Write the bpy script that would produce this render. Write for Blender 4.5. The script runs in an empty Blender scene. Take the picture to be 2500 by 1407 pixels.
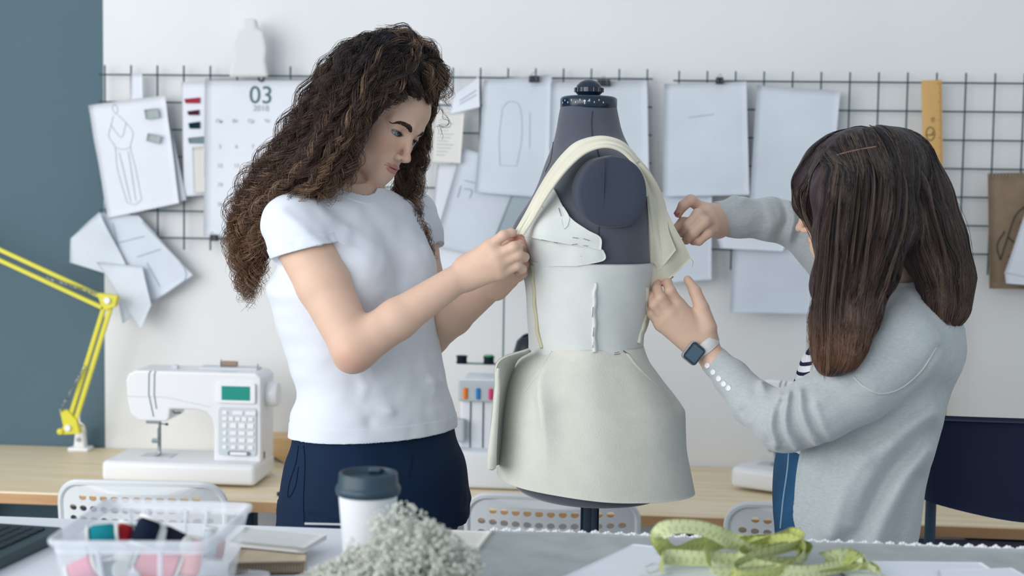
import bpy, bmesh, math, random
import numpy as np
from mathutils import Vector, Matrix
from mathutils.bvhtree import BVHTree
rng = np.random.default_rng(7); random.seed(7)
SC = bpy.context.scene; COL = SC.collection
PI = math.pi
# ------------------------------------------------------------------ camera
FPX = 3400.0
CAM = np.array([0.0, 0.0, 1.54])
_y, _p, _r = math.radians(5.0), math.radians(4.0), 0.0152
FW = np.array([-math.sin(_y)*math.cos(_p), math.cos(_y)*math.cos(_p), -math.sin(_p)])
R0 = np.array([math.cos(_y), math.sin(_y), 0.0]); U0 = np.cross(R0, FW)
RT = math.cos(_r)*R0 + math.sin(_r)*U0
UP = math.cos(_r)*U0 - math.sin(_r)*R0
def W(px, py, d):                       # point of the photograph's pixel at distance d -> place in the room
    return CAM + RT*((px-1250)/FPX*d) + UP*(-(py-703.5)/FPX*d) + FW*d
def V3(r, u, d):                        # direction given as right, up, away
    v = RT*r + UP*u + FW*d
    return v/np.linalg.norm(v)
def ray(px, py):
    v = W(px, py, 1.0) - CAM
    return v/np.linalg.norm(v)
def WY(px, py, Y):
    v = ray(px, py); return CAM + v*((Y-CAM[1])/v[1])
def WZ(px, py, z):
    v = ray(px, py); return CAM + v*((z-CAM[2])/v[2])
def depth_of(p): return float(np.dot(np.asarray(p)-CAM, FW))
cam_d = bpy.data.cameras.new('camera'); cam = bpy.data.objects.new('camera', cam_d); COL.objects.link(cam)
M = Matrix.Identity(4)
for i in range(3):
    M[i][0], M[i][1], M[i][2], M[i][3] = RT[i], UP[i], -FW[i], CAM[i]
cam.matrix_world = M
cam_d.sensor_width = 36; cam_d.lens = 36*FPX/2500; cam_d.clip_start = 0.05
cam_d.dof.use_dof = True; cam_d.dof.focus_distance = 2.62; cam_d.dof.aperture_fstop = 3.0
SC.camera = cam
YW = 4.025
ZD = 0.75                               # desk top height
ZT = 1.005                              # cutting table height
# ------------------------------------------------------------------ materials
def lin(c):
    if isinstance(c, str):
        c = c.lstrip('#'); c = [int(c[i:i+2], 16)/255 for i in (0, 2, 4)]
    return tuple((x/12.92 if x <= .04045 else ((x+.055)/1.055)**2.4) for x in c) + (1.0,)
MATS = {}
def mat(name, col, rough=.6, spec=.4, metal=0, var=0, scale=20, bump=0, bscale=200, col2=None, stretch=None, sheen=0, trans=0, alpha=1, attr=None, emit=0, coat=0, sss=0, detail=3, ior=1.45):
    if name in MATS: return MATS[name]
    m = bpy.data.materials.new(name); m.use_nodes = True; MATS[name] = m
    nt = m.node_tree; b = nt.nodes['Principled BSDF']; N = nt.nodes.new; L = nt.links.new
    b.inputs['Base Color'].default_value = lin(col); b.inputs['Roughness'].default_value = rough
    b.inputs['Specular IOR Level'].default_value = spec; b.inputs['Metallic'].default_value = metal
    b.inputs['IOR'].default_value = ior
    if sheen: b.inputs['Sheen Weight'].default_value = sheen; b.inputs['Sheen Roughness'].default_value = .5
    if coat: b.inputs['Coat Weight'].default_value = coat
    if trans: b.inputs['Transmission Weight'].default_value = trans
    if alpha < 1: b.inputs['Alpha'].default_value = alpha
    if sss:
        b.inputs['Subsurface Weight'].default_value = sss; b.inputs['Subsurface Radius'].default_value = (1, .35, .2); b.inputs['Subsurface Scale'].default_value = .006
    if emit:
        b.inputs['Emission Color'].default_value = lin(col); b.inputs['Emission Strength'].default_value = emit
    src = None
    if attr:
        a = N('ShaderNodeAttribute'); a.attribute_name = attr; src = a.outputs['Color']; L(src, b.inputs['Base Color'])
    tc = N('ShaderNodeTexCoord'); mp = N('ShaderNodeMapping'); L(tc.outputs['Object'], mp.inputs['Vector'])
    if stretch: mp.inputs['Scale'].default_value = stretch
    if var or col2:
        n = N('ShaderNodeTexNoise'); n.inputs['Scale'].default_value = scale; n.inputs['Detail'].default_value = detail; L(mp.outputs[0], n.inputs['Vector'])
        cr = N('ShaderNodeMapRange'); cr.inputs[1].default_value = .3; cr.inputs[2].default_value = .7; L(n.outputs['Fac'], cr.inputs[0])
        mx = N('ShaderNodeMix'); mx.data_type = 'RGBA'; L(cr.outputs[0], mx.inputs[0])
        if col2: mx.inputs[6].default_value = lin(col); mx.inputs[7].default_value = lin(col2)
        elif src:
            mx.blend_type = 'MULTIPLY'; mx.inputs[0].default_value = 1
            nt.links.remove(mx.inputs[0].links[0])
            c2 = N('ShaderNodeMapRange'); c2.inputs[1].default_value = .3; c2.inputs[2].default_value = .7; c2.inputs[3].default_value = 1-var; c2.inputs[4].default_value = 1; L(n.outputs['Fac'], c2.inputs[0])
            L(src, mx.inputs[6]); L(c2.outputs[0], mx.inputs[7])
        else:
            c = lin(col); mx.inputs[6].default_value = tuple(x*(1-var) for x in c[:3])+(1,); mx.inputs[7].default_value = tuple(min(1, x*(1+var*.4)) for x in c[:3])+(1,)
        L(mx.outputs[2], b.inputs['Base Color'])
    if bump:
        n2 = N('ShaderNodeTexNoise'); n2.inputs['Scale'].default_value = bscale; n2.inputs['Detail'].default_value = 2; L(mp.outputs[0], n2.inputs['Vector'])
        bp = N('ShaderNodeBump'); bp.inputs['Strength'].default_value = bump; bp.inputs['Distance'].default_value = .002
        L(n2.outputs['Fac'], bp.inputs['Height']); L(bp.outputs[0], b.inputs['Normal'])
    return m
# ------------------------------------------------------------------ objects
def props(o, label=None, cat=None, group=None, kind=None):
    if label: o['label'] = label
    if cat: o['category'] = cat
    if group: o['group'] = group
    if kind: o['kind'] = kind
    return o
def thing(name, label, cat, loc, group=None, rz=0):
    o = bpy.data.objects.new(name, None); COL.objects.link(o); o.location = Vector(loc); o.rotation_euler = (0, 0, rz); o.empty_display_size = .05
    bpy.context.view_layer.update()
    return props(o, label, cat, group)
def link(name, me, m=None, parent=None, smooth=True, **kw):
    o = bpy.data.objects.new(name, me); COL.objects.link(o)
    if m is not None:
        me.materials.clear()
        for mm in (m if isinstance(m, (list, tuple)) else [m]): me.materials.append(mm)
    if smooth and len(me.polygons): me.polygons.foreach_set('use_smooth', [True]*len(me.polygons))
    if parent is not None:
        o.parent = parent; o.matrix_parent_inverse = parent_world(parent).inverted()
    return props(o, **kw)
def parent_world(o):
    m = o.matrix_basis.copy()
    if o.parent is not None: m = parent_world(o.parent) @ o.matrix_parent_inverse @ m
    return m
def pm(name, verts, faces, m=None, parent=None, smooth=True, **kw):
    me = bpy.data.meshes.new(name); me.from_pydata([tuple(map(float, v)) for v in verts], [], [tuple(map(int, f)) for f in faces]); me.validate(); me.update()
    return link(name, me, m, parent, smooth, **kw)
def fast_mesh(name, V, F):              # V (n,3), F (m,k) all faces k-sided
    V = np.asarray(V, np.float32); F = np.asarray(F, np.int32); k = F.shape[1]
    me = bpy.data.meshes.new(name)
    me.vertices.add(len(V)); me.vertices.foreach_set('co', V.ravel())
    me.loops.add(F.size); me.loops.foreach_set('vertex_index', F.ravel())
    me.polygons.add(len(F)); me.polygons.foreach_set('loop_start', np.arange(0, F.size, k, dtype=np.int32))
    me.update(calc_edges=True); me.validate(); return me
def set_col(me, C, name='Col'):
    a = me.color_attributes.new(name, 'FLOAT_COLOR', 'POINT')
    C = np.asarray(C, np.float32); C = np.concatenate([C[:, :3], np.ones((len(C), 1), np.float32)], 1)
    a.data.foreach_set('color', C.ravel())
class MB:                                # collects several shapes into one mesh
    def __init__(s): s.v = []; s.f = []
    def add(s, v, f):
        n = len(s.v); s.v += [np.asarray(x, float) for x in v]; s.f += [tuple(i+n for i in q) for q in f]; return s
    def box(s, c, size, R=None, bev=0, seg=2, taper=1.0):
        bm = bmesh.new(); bmesh.ops.create_cube(bm, size=1)
        for v in bm.verts:
            t = taper if v.co.z > 0 else 1
            v.co = Vector((v.co.x*size[0]*t, v.co.y*size[1]*t, v.co.z*size[2]))
        if bev: bmesh.ops.bevel(bm, geom=list(bm.edges), offset=bev, segments=seg, affect='EDGES', profile=.5)
        R = np.eye(3) if R is None else np.asarray(R)
        bm.verts.index_update()
        s.add([R @ np.array(v.co) + np.asarray(c) for v in bm.verts], [[v.index for v in f.verts] for f in bm.faces]); bm.free(); return s
    def tube(s, pts, r, n=10, cap=True, closed=False):
        pts = [np.asarray(p, float) for p in pts]; m = len(pts); rr = r if hasattr(r, '__len__') else [r]*m
        T = []
        for i in range(m):
            a = pts[(i-1) % m] if closed or i > 0 else pts[0]; b = pts[(i+1) % m] if closed or i < m-1 else pts[-1]
            t = b-a; T.append(t/(np.linalg.norm(t)+1e-12))
        u = np.cross(T[0], [0, 0, 1.0]); 
        if np.linalg.norm(u) < .05: u = np.cross(T[0], [1.0, 0, 0])
        u /= np.linalg.norm(u); V = []; F = []
        for i in range(m):
            u = u - T[i]*np.dot(u, T[i]); u /= np.linalg.norm(u)+1e-12; w = np.cross(T[i], u)
            for k in range(n):
                a = 2*PI*k/n; V.append(pts[i]+rr[i]*(math.cos(a)*u+math.sin(a)*w))
        for i in range(m if closed else m-1):
            for k in range(n):
                a = i*n+k; b = i*n+(k+1) % n; c = ((i+1) % m)*n+(k+1) % n; d = ((i+1) % m)*n+k; F.append((a, b, c, d))
        if cap and not closed: F.append(tuple(range(n-1, -1, -1))); F.append(tuple((m-1)*n+k for k in range(n)))
        return s.add(V, F)
    def lathe(s, c, prof, n=32, ax=(0, 0, 1), cap=True):   # prof: list of (radius, height along ax)
        ax = np.asarray(ax, float); ax /= np.linalg.norm(ax)
        u = np.cross(ax, [0, 1.0, 0]); 
        if np.linalg.norm(u) < .05: u = np.cross(ax, [1.0, 0, 0])
        u /= np.linalg.norm(u); w = np.cross(ax, u); V = []; F = []; m = len(prof)
        for (r, h) in prof:
            for k in range(n):
                a = 2*PI*k/n; V.append(np.asarray(c)+ax*h+r*(math.cos(a)*u+math.sin(a)*w))
        for i in range(m-1):
            for k in range(n):
                F.append((i*n+k, i*n+(k+1) % n, (i+1)*n+(k+1) % n, (i+1)*n+k))
        if cap: F.append(tuple(range(n-1, -1, -1))); F.append(tuple((m-1)*n+k for k in range(n)))
        return s.add(V, F)
    def prism(s, poly, o, ex, ey, ez, h0, h1):  # polygon (x,y) in the frame ex,ey extruded along ez
        o, ex, ey, ez = (np.asarray(q, float) for q in (o, ex, ey, ez)); n = len(poly)
        V = [o+ex*x+ey*y+ez*h0 for x, y in poly]+[o+ex*x+ey*y+ez*h1 for x, y in poly]
        return s.add(V, [tuple(range(n-1, -1, -1)), tuple(range(n, 2*n))]+[(i, (i+1) % n, n+(i+1) % n, n+i) for i in range(n)])
    def build(s, name, m, parent=None, smooth=False, bevel=0, auto=True, **kw):
        o = pm(name, s.v, s.f, m, parent, smooth, **kw)
        if smooth and auto: 
            bm = bmesh.new(); bm.from_mesh(o.data); bmesh.ops.recalc_face_normals(bm, faces=bm.faces)
            for e in bm.edges:
                if len(e.link_faces) == 2 and e.calc_face_angle(0) > .7: e.smooth = False
            bm.to_mesh(o.data); bm.free()
        else:
            bm = bmesh.new(); bm.from_mesh(o.data); bmesh.ops.recalc_face_normals(bm, faces=bm.faces); bm.to_mesh(o.data); bm.free()
        if bevel:
            md = o.modifiers.new('bevel', 'BEVEL'); md.width = bevel; md.segments = 2; md.limit_method = 'ANGLE'
        return o
def rrect(w, h, r, n=5):
    P = []
    for cx, cy, a0 in ((w/2-r, h/2-r, 0), (-w/2+r, h/2-r, 90), (-w/2+r, -h/2+r, 180), (w/2-r, -h/2+r, 270)):
        for k in range(n+1):
            a = math.radians(a0+90*k/n); P.append((cx+r*math.cos(a), cy+r*math.sin(a)))
    return P
def grid_sheet(P, th=0.0):               # P (nu,nv,3) -> verts, faces, thickened by th along normals
    P = np.asarray(P, float); nu, nv = P.shape[:2]
    du = np.gradient(P, axis=0); dv = np.gradient(P, axis=1); n = np.cross(du, dv); n /= np.linalg.norm(n, axis=2, keepdims=True)+1e-12
    idx = np.arange(nu*nv).reshape(nu, nv)
    q = np.stack([idx[:-1, :-1], idx[1:, :-1], idx[1:, 1:], idx[:-1, 1:]], -1).reshape(-1, 4)
    if not th: return P.reshape(-1, 3), q
    V = np.concatenate([(P+n*th/2).reshape(-1, 3), (P-n*th/2).reshape(-1, 3)]); m = nu*nv
    F = [q, q[:, ::-1]+m]
    for line in (idx[:, 0], idx[-1, :], idx[::-1, -1], idx[0, ::-1]):
        F.append(np.stack([line[:-1], line[1:], line[1:]+m, line[:-1]+m], -1))
    return V, np.concatenate(F)
def sheet(name, P, th, m, parent=None, **kw):
    V, F = grid_sheet(P, th); me = fast_mesh(name, V, F); return link(name, me, m, parent, True, **kw)
def cr(pts, n):                          # smooth curve through points, n samples
    P = np.asarray(pts, float); m = len(P)
    if m < 3:
        t = np.linspace(0, 1, n)[:, None]; return P[0]*(1-t)+P[-1]*t
    Q = np.vstack([2*P[0]-P[1], P, 2*P[-1]-P[-2]]); t = np.linspace(0, m-1-1e-9, n); i = t.astype(int); f = (t-i)[:, None]
    a, b, c, d = Q[i], Q[i+1], Q[i+2], Q[i+3]
    return .5*((2*b)+(-a+c)*f+(2*a-5*b+4*c-d)*f**2+(-a+3*b-3*c+d)*f**3)
def vnoise(P, s, seed=0):                # cheap smooth noise from warped sines, about -1..1
    r = np.random.default_rng(seed); out = 0; P = np.asarray(P)*s
    for k in range(4):
        w = r.normal(size=3); w /= np.linalg.norm(w); w2 = r.normal(size=3)
        out = out + np.sin(P@w*(1+.6*k)+r.uniform(0, 6)+1.2*np.sin(P@w2*.7+r.uniform(0, 6)))*(.5/(1+.5*k))
    return out
FONT = None
def text_mesh(name, txt, size, o, ex, ez, m, parent, depth=.0006, align='CENTER'):
    cu = bpy.data.curves.new(name, 'FONT'); cu.body = txt; cu.size = size; cu.align_x = align; cu.align_y = 'CENTER'; cu.extrude = depth/2
    ob = bpy.data.objects.new(name, cu); COL.objects.link(ob); bpy.context.view_layer.update()
    dg = bpy.context.evaluated_depsgraph_get(); me = bpy.data.meshes.new_from_object(ob.evaluated_get(dg)); bpy.data.objects.remove(ob); bpy.data.curves.remove(cu)
    ex = np.asarray(ex, float); ez = np.asarray(ez, float); ey = np.cross(ez, ex)
    T = Matrix([[ex[i], ey[i], ez[i], o[i]] for i in range(3)]+[[0, 0, 0, 1]]); me.transform(T); me.name = name
    return link(name, me, m, parent, False)
# ------------------------------------------------------------------ distance-field modelling for bodies and clothes
def smin(a, b, k):
    if k <= 0: return np.minimum(a, b)
    h = np.clip(.5+.5*(b-a)/k, 0, 1); return b*(1-h)+a*h-k*h*(1-h)
def smax(a, b, k): return -smin(-a, -b, k)
class Cone:                              # limb segment between two joints with two radii
    def __init__(s, a, b, ra, rb=None):
        s.a = np.asarray(a, float); s.b = np.asarray(b, float); s.ra = ra; s.rb = ra if rb is None else rb; r = max(s.ra, s.rb)
        s.lo = np.minimum(s.a, s.b)-r; s.hi = np.maximum(s.a, s.b)+r
    def __call__(s, P):
        ba = s.b-s.a; t = np.clip((P-s.a)@ba/(ba@ba+1e-12), 0, 1); return np.linalg.norm(P-s.a-t[:, None]*ba, axis=1)-(s.ra+(s.rb-s.ra)*t)
class Ell:                               # ellipsoid, R rows = its axes
    def __init__(s, c, r, R=None):
        s.c = np.asarray(c, float); s.r = np.asarray(r, float); s.R = np.eye(3) if R is None else np.asarray(R); m = max(r); s.lo = s.c-m; s.hi = s.c+m
    def __call__(s, P):
        q = (P-s.c)@s.R.T; k0 = np.linalg.norm(q/s.r, axis=1); k1 = np.linalg.norm(q/s.r**2, axis=1)+1e-9; return k0*(k0-1)/k1
class Box:
    def __init__(s, c, h, R=None, rad=0):
        s.c = np.asarray(c, float); s.h = np.asarray(h, float)-rad; s.R = np.eye(3) if R is None else np.asarray(R); s.rad = rad; m = np.linalg.norm(h); s.lo = s.c-m; s.hi = s.c+m
    def __call__(s, P):
        q = np.abs((P-s.c)@s.R.T)-s.h; return np.linalg.norm(np.maximum(q, 0), axis=1)+np.minimum(q.max(1), 0)-s.rad
class Loft:                              # trunk: levels of (point, half width across, half depth), yaw axis given
    def __init__(s, lv, ax, ex=2.0):
        lv = sorted(lv, key=lambda q: q[0][2]); s.z = np.array([q[0][2] for q in lv]); D = np.array([[q[0][0], q[0][1], q[1], q[2]] for q in lv])
        zz = np.linspace(s.z[0], s.z[-1], 240); C = []
        for j in range(4):
            m = np.gradient(D[:, j], s.z); i = np.clip(np.searchsorted(s.z, zz)-1, 0, len(s.z)-2); h = s.z[i+1]-s.z[i]; t = (zz-s.z[i])/h
            C.append((2*t**3-3*t**2+1)*D[i, j]+(t**3-2*t**2+t)*h*m[i]+(-2*t**3+3*t**2)*D[i+1, j]+(t**3-t**2)*h*m[i+1])
        s.zz = zz; s.C = np.array(C); s.ax = np.asarray(ax, float)[:2]; s.ax /= np.linalg.norm(s.ax); s.ex = ex
        m = s.C[2:].max(); s.lo = np.array([s.C[0].min()-m, s.C[1].min()-m, s.z[0]]); s.hi = np.array([s.C[0].max()+m, s.C[1].max()+m, s.z[-1]])
    def at(s, z): return [np.interp(z, s.zz, c) for c in s.C]
    def __call__(s, P):
        cx, cy, a, b = s.at(P[:, 2]); dx = P[:, 0]-cx; dy = P[:, 1]-cy
        u = np.abs(dx*s.ax[0]+dy*s.ax[1])/a; v = np.abs(-dx*s.ax[1]+dy*s.ax[0])/b
        q = (u**s.ex+v**s.ex)**(1/s.ex); d = (q-1)*np.minimum(a, b)*.95
        dz = np.maximum(s.z[0]-P[:, 2], P[:, 2]-s.z[-1])
        return np.where(dz > 0, np.sqrt(np.maximum(d, 0)**2+dz**2), np.maximum(d, dz))
    def surf(s, th, z, off=0):
        cx, cy, a, b = s.at(z); c, n = np.cos(th), np.sin(th); e = 2/s.ex
        u = np.sign(c)*np.abs(c)**e*(a+off); v = np.sign(n)*np.abs(n)**e*(b+off)
        return np.stack([cx+u*s.ax[0]-v*s.ax[1], cy+u*s.ax[1]+v*s.ax[0], z+0*th], -1)
class Body:
    def __init__(s): s.ops = []; s.far = 1e3
    def add(s, p, k=.01): s.ops.append(('a', p, k)); return s
    def sub(s, p, k=.01): s.ops.append(('s', p, k)); return s
    def chain(s, pts, rad, k=.01, kk=.004):   # a limb; kk joins its own segments, k joins the rest
        for i in range(len(pts)-1): s.add(Cone(pts[i], pts[i+1], rad[i], rad[i+1]), k if i == 0 else kk)
        return s
    def bounds(s):
        lo = np.min([p.lo for o, p, k in s.ops if o == 'a'], 0); hi = np.max([p.hi for o, p, k in s.ops if o == 'a'], 0); return lo, hi
    def __call__(s, P):
        lo = P.min(0); hi = P.max(0); d = np.full(len(P), 1.0)
        for o, p, k in s.ops:
            gap = np.linalg.norm(np.maximum(0, np.maximum(p.lo-hi, lo-p.hi)))
            if gap > k+.03: 
                if o == 'a': d = np.minimum(d, gap)
                continue
            q = p(P); d = smin(d, q, k) if o == 'a' else smax(d, -q, k)
        return d
def mesh_field(F, lo, hi, h, B=20, proj=1, slack=1.25):
    lo = np.asarray(lo, float)-2*h; hi = np.asarray(hi, float)+2*h
    nb = np.ceil((hi-lo)/h/B).astype(int); N = nb*B+2
    g = np.arange(B+1)
    gi, gj, gk = np.meshgrid(g, g, g, indexing='ij'); G = np.stack([gi, gj, gk], -1).reshape(-1, 3)
    IDs = []; VV = []; Q = []
    def gid(i, j, k): return (i.astype(np.int64)*N[1]+j)*N[2]+k
    rad = h*B*.5*math.sqrt(3)
    bi = np.stack(np.meshgrid(*[np.arange(n) for n in nb], indexing='ij'), -1).reshape(-1, 3)
    for b in bi:
        o = b*B; c = lo+(o+B/2)*h
        if abs(F(c[None])[0]) > rad*slack+.02: continue
        P = lo+(G+o)*h; D = F(P).reshape(B+1, B+1, B+1); S = D < 0
        if S.all() or not S.any(): continue
        cnt = np.zeros((B, B, B)); acc = np.zeros((B, B, B, 3))
        base = np.stack(np.meshgrid(g[:B], g[:B], g[:B], indexing='ij'), -1).astype(float)
        for ax in range(3):
            o1, o2 = [a for a in range(3) if a != ax]
            for e1 in (0, 1):
                for e2 in (0, 1):
                    s0 = [slice(0, B)]*3; s0[o1] = slice(e1, B+e1); s0[o2] = slice(e2, B+e2); s1 = list(s0); s1[ax] = slice(1, B+1); s0[ax] = slice(0, B)
                    d0, d1 = D[tuple(s0)], D[tuple(s1)]; ch = (d0 < 0) != (d1 < 0); t = np.where(ch, d0/(d0-d1+1e-20), 0)
                    p = np.zeros((B, B, B, 3)); p[..., ax] = t; p[..., o1] = e1; p[..., o2] = e2
                    acc += (p+base)*ch[..., None]; cnt += ch
        m = cnt > 0; ijk = np.argwhere(m)+o; IDs.append(gid(*ijk.T)); VV.append(lo+(acc[m]/cnt[m][:, None]+o)*h)
        for ax in range(3):
            o1, o2 = (ax+1) % 3, (ax+2) % 3
            s1 = [slice(0, B)]*3; s1[ax] = slice(1, B+1); a0 = S[:B, :B, :B]; a1 = S[tuple(s1)]
            e = np.argwhere(a0 != a1)
            if not len(e): continue
            flip = a0[tuple(e.T)]; E = e+o; ok = (E[:, o1] > 0) & (E[:, o2] > 0); E = E[ok]; flip = flip[ok]
            def cc(x, y):
                q = E.copy(); q[:, o1] -= x; q[:, o2] -= y; return gid(*q.T)
            q = np.stack([cc(1, 1), cc(0, 1), cc(0, 0), cc(1, 0)], 1); q[~flip] = q[~flip][:, ::-1]; Q.append(q)
    IDs = np.concatenate(IDs); VV = np.concatenate(VV); Q = np.concatenate(Q)
    od = np.argsort(IDs); ids = IDs[od]; VV = VV[od]
    f = np.searchsorted(ids, Q); f[f >= len(ids)] = 0; ok = (ids[f] == Q).all(1); f = f[ok]
    if proj:
        out = VV.copy(); e = h*.4
        # chunk in spatial order so bounds culling works
        for ch in np.array_split(np.argsort((VV[:, 2]/.06).astype(int)*1000000+(VV[:, 0]/.06).astype(int)*1000+(VV[:, 1]/.06).astype(int)), max(1, len(VV)//3000)):
            p = VV[ch]; d = F(p); gr = np.stack([F(p+np.eye(3)[i]*e)-F(p-np.eye(3)[i]*e) for i in range(3)], 1)/(2*e)
            n2 = (gr**2).sum(1)+1e-6; st = -(d/n2)[:, None]*gr; l = np.linalg.norm(st, axis=1, keepdims=True); st *= np.minimum(1, .6*h/(l+1e-9)); out[ch] = p+st
        VV = out
    return VV, f
def field_obj(name, F, lo, hi, h, m, parent=None, colf=None, **kw):
    V, f = mesh_field(F, lo, hi, h); me = fast_mesh(name, V, f)
    if colf is not None:
        C = np.zeros((len(me.vertices), 3)); co = np.zeros(len(me.vertices)*3); me.vertices.foreach_get('co', co); set_col(me, colf(co.reshape(-1, 3)))
    return link(name, me, m, parent, True, **kw)
def segd(P, a, b):                       # distance to a segment
    a = np.asarray(a); b = np.asarray(b); ba = b-a; t = np.clip((P-a)@ba/(ba@ba+1e-12), 0, 1); return np.linalg.norm(P-a-t[:, None]*ba, axis=1), t
def fold(P, pts, w, h):                  # ridge (h>0) or groove along a polyline
    out = np.zeros(len(P)); lo = P.min(0); hi = P.max(0)
    for i in range(len(pts)-1):
        mn = np.minimum(pts[i], pts[i+1])-3*w; mx = np.maximum(pts[i], pts[i+1])+3*w
        if (mn > hi).any() or (mx < lo).any(): continue
        d, t = segd(P, pts[i], pts[i+1]); out = np.maximum(out, np.exp(-(d/w)**2))
    return out*h
# strands ---------------------------------------------------------------
def strand_mesh(name, paths, rad, cols, m, parent, sides=3, **kw):
    """paths (n,k,3), rad (n,) or (n,k), cols (n,k,3)"""
    P = np.asarray(paths, np.float32); n, k = P.shape[:2]; T = np.gradient(P, axis=1); T /= np.linalg.norm(T, axis=2, keepdims=True)+1e-9
    ref = np.array([.31, .23, .92], np.float32); u = np.cross(T, ref); u /= np.linalg.norm(u, axis=2, keepdims=True)+1e-9; w = np.cross(T, u)
    rad = np.asarray(rad, np.float32)
    if rad.ndim == 1: rad = rad[:, None]*np.ones(k, np.float32)
    taper = np.ones(k, np.float32); taper[-3:] = (.8, .55, .2); rad = rad*taper
    V = np.stack([P+rad[..., None]*(math.cos(2*PI*j/sides)*u+math.sin(2*PI*j/sides)*w) for j in range(sides)], 2)
    idx = np.arange(n*k*sides).reshape(n, k, sides); F = []
    for j in range(sides):
        j2 = (j+1) % sides; F.append(np.stack([idx[:, :-1, j], idx[:, :-1, j2], idx[:, 1:, j2], idx[:, 1:, j]], -1).reshape(-1, 4))
    me = fast_mesh(name, V.reshape(-1, 3), np.concatenate(F)); set_col(me, np.repeat(np.asarray(cols, np.float32).reshape(n*k, 3), sides, 0))
    return link(name, me, m, parent, True, **kw)
def project(F, P, iso, it=3, e=.002):
    sh = P.shape; Q = P.reshape(-1, 3).copy(); iso = np.broadcast_to(iso, sh[:-1]).reshape(-1)
    for _ in range(it):
        for ch in np.array_split(np.arange(len(Q)), max(1, len(Q)//20000)):
            p = Q[ch]; d = F(p)-iso[ch]; gr = np.stack([F(p+np.eye(3)[i]*e)-F(p-np.eye(3)[i]*e) for i in range(3)], 1)/(2*e)
            Q[ch] = p-(d/((gr**2).sum(1)+1e-3))[:, None]*gr
    return Q.reshape(sh)
# ================================================================== the room
m_wall = mat('wall_paint', '#e4e6e8', .9, .2, var=.03, scale=2.5, bump=.08, bscale=60)
m_dark = mat('grey_wall_paint', '#596f7b', .85, .25, var=.05, scale=3, bump=.08, bscale=60)
m_floor = mat('floor_concrete', '#8f9295', .7, .3, var=.1, scale=3)
XB = float(WY(254, 500, YW)[0])
def struct(o): o['kind'] = 'structure'; return o
struct(MB().box((XB/2+1.75, YW+.06, 1.45), (3.5-XB, .12, 2.9)).build('wall_back', m_wall))
struct(MB().box(((XB-3.4)/2, YW+.059, 1.45), (XB+3.4, .118, 2.9)).build('wall_left', m_dark))
struct(MB().box((0, 1.0, -.05), (7.4, 6.4, .1)).build('floor', m_floor))
# ------------------------------------------------------------------ long desk
m_pine = mat('pine', '#efe2c9', .5, .35, col2='#e3cda6', scale=5, stretch=(.6, 9, 9), detail=5, bump=.05, bscale=60)
m_pine_edge = mat('pine_edge', '#c9a27a', .55, .3, col2='#b98f66', scale=6, stretch=(.6, 9, 9))
m_navy = mat('navy_metal', '#10263d', .5, .4)
m_black = mat('black_plastic', '#101d2b', .4, .5)
m_steel = mat('steel', '#9aa3a8', .3, .5, metal=.9)
YD = 3.40
desk = thing('desk', 'long pine worktop running along the back wall under the sewing machines', 'desk', (.2, 3.71, 0))
o = MB().box((.2, (YD+YW-.005)/2, ZD-.016), (4.8, YW-.005-YD, .032), bev=.004).build('desktop', m_pine, desk)
MB().box((.2, YD-.0015, ZD-.017), (4.79, .004, .025)).build('front_edge', m_pine_edge, desk, label='darker wooden front edge')
for x in (-1.95, -.98, .19, 1.30, 2.3):
    for y in (YD+.06, YW-.06):
        MB().box((x, y, (ZD-.032)/2), (.05, .05, ZD-.032), bev=.004).build('leg', m_navy, desk)
cab = thing('drawer_unit', 'dark drawer unit standing under the far right end of the desk', 'cabinet', (1.16, 3.78, 0))
MB().box((1.16, 3.78, .33), (.42, .42, .62), bev=.006).build('body', m_navy, cab)
for k in range(3):
    d = MB().box((1.16, 3.563, .14+.19*k), (.40, .016, .175), bev=.003).build('drawer', m_navy, cab)
    MB().box((1.16, 3.548, .20+.19*k), (.12, .014, .012), bev=.003).build('handle', m_steel, d)
MB().box((1.16, 3.78, .01), (.38, .38, .02)).build('base', m_black, cab)
# ------------------------------------------------------------------ wire grids
m_wire = mat('green_wire', '#2f4f52', .5, .4)
YG = 3.992
def wire_grid(x0, n, z0, rows, label, zb):
    b = MB(); s = .0791; x1 = x0+s*n
    for k in range(n+1): b.tube([(x0+s*k, YG, z0+.028), (x0+s*k, YG, zb)], .0026, 6)
    for k in range(rows): b.tube([(x0-.016, YG-.004, z0-s*k), (x1+.016, YG-.004, z0-s*k)], .0026, 6)
    for k in (1, n//2, n-1):            # stand-offs that hold it to the wall
        b.tube([(x0+s*k, YG, z0-.3), (x0+s*k, YW-.003, z0-.3)], .004, 6)
    o = b.build('wire_grid', m_wire, smooth=True); return props(o, label, 'wire grid', 'wire grids on the wall')
wire_grid(-1.556, 20, 1.861, 7, 'green wire grid on the wall behind the calendar and the curly-haired woman', 1.352)
wire_grid(.1155, 15, 1.857, 7, 'green wire grid on the wall beside the wooden ruler, with mostly empty squares', 1.325)
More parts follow.
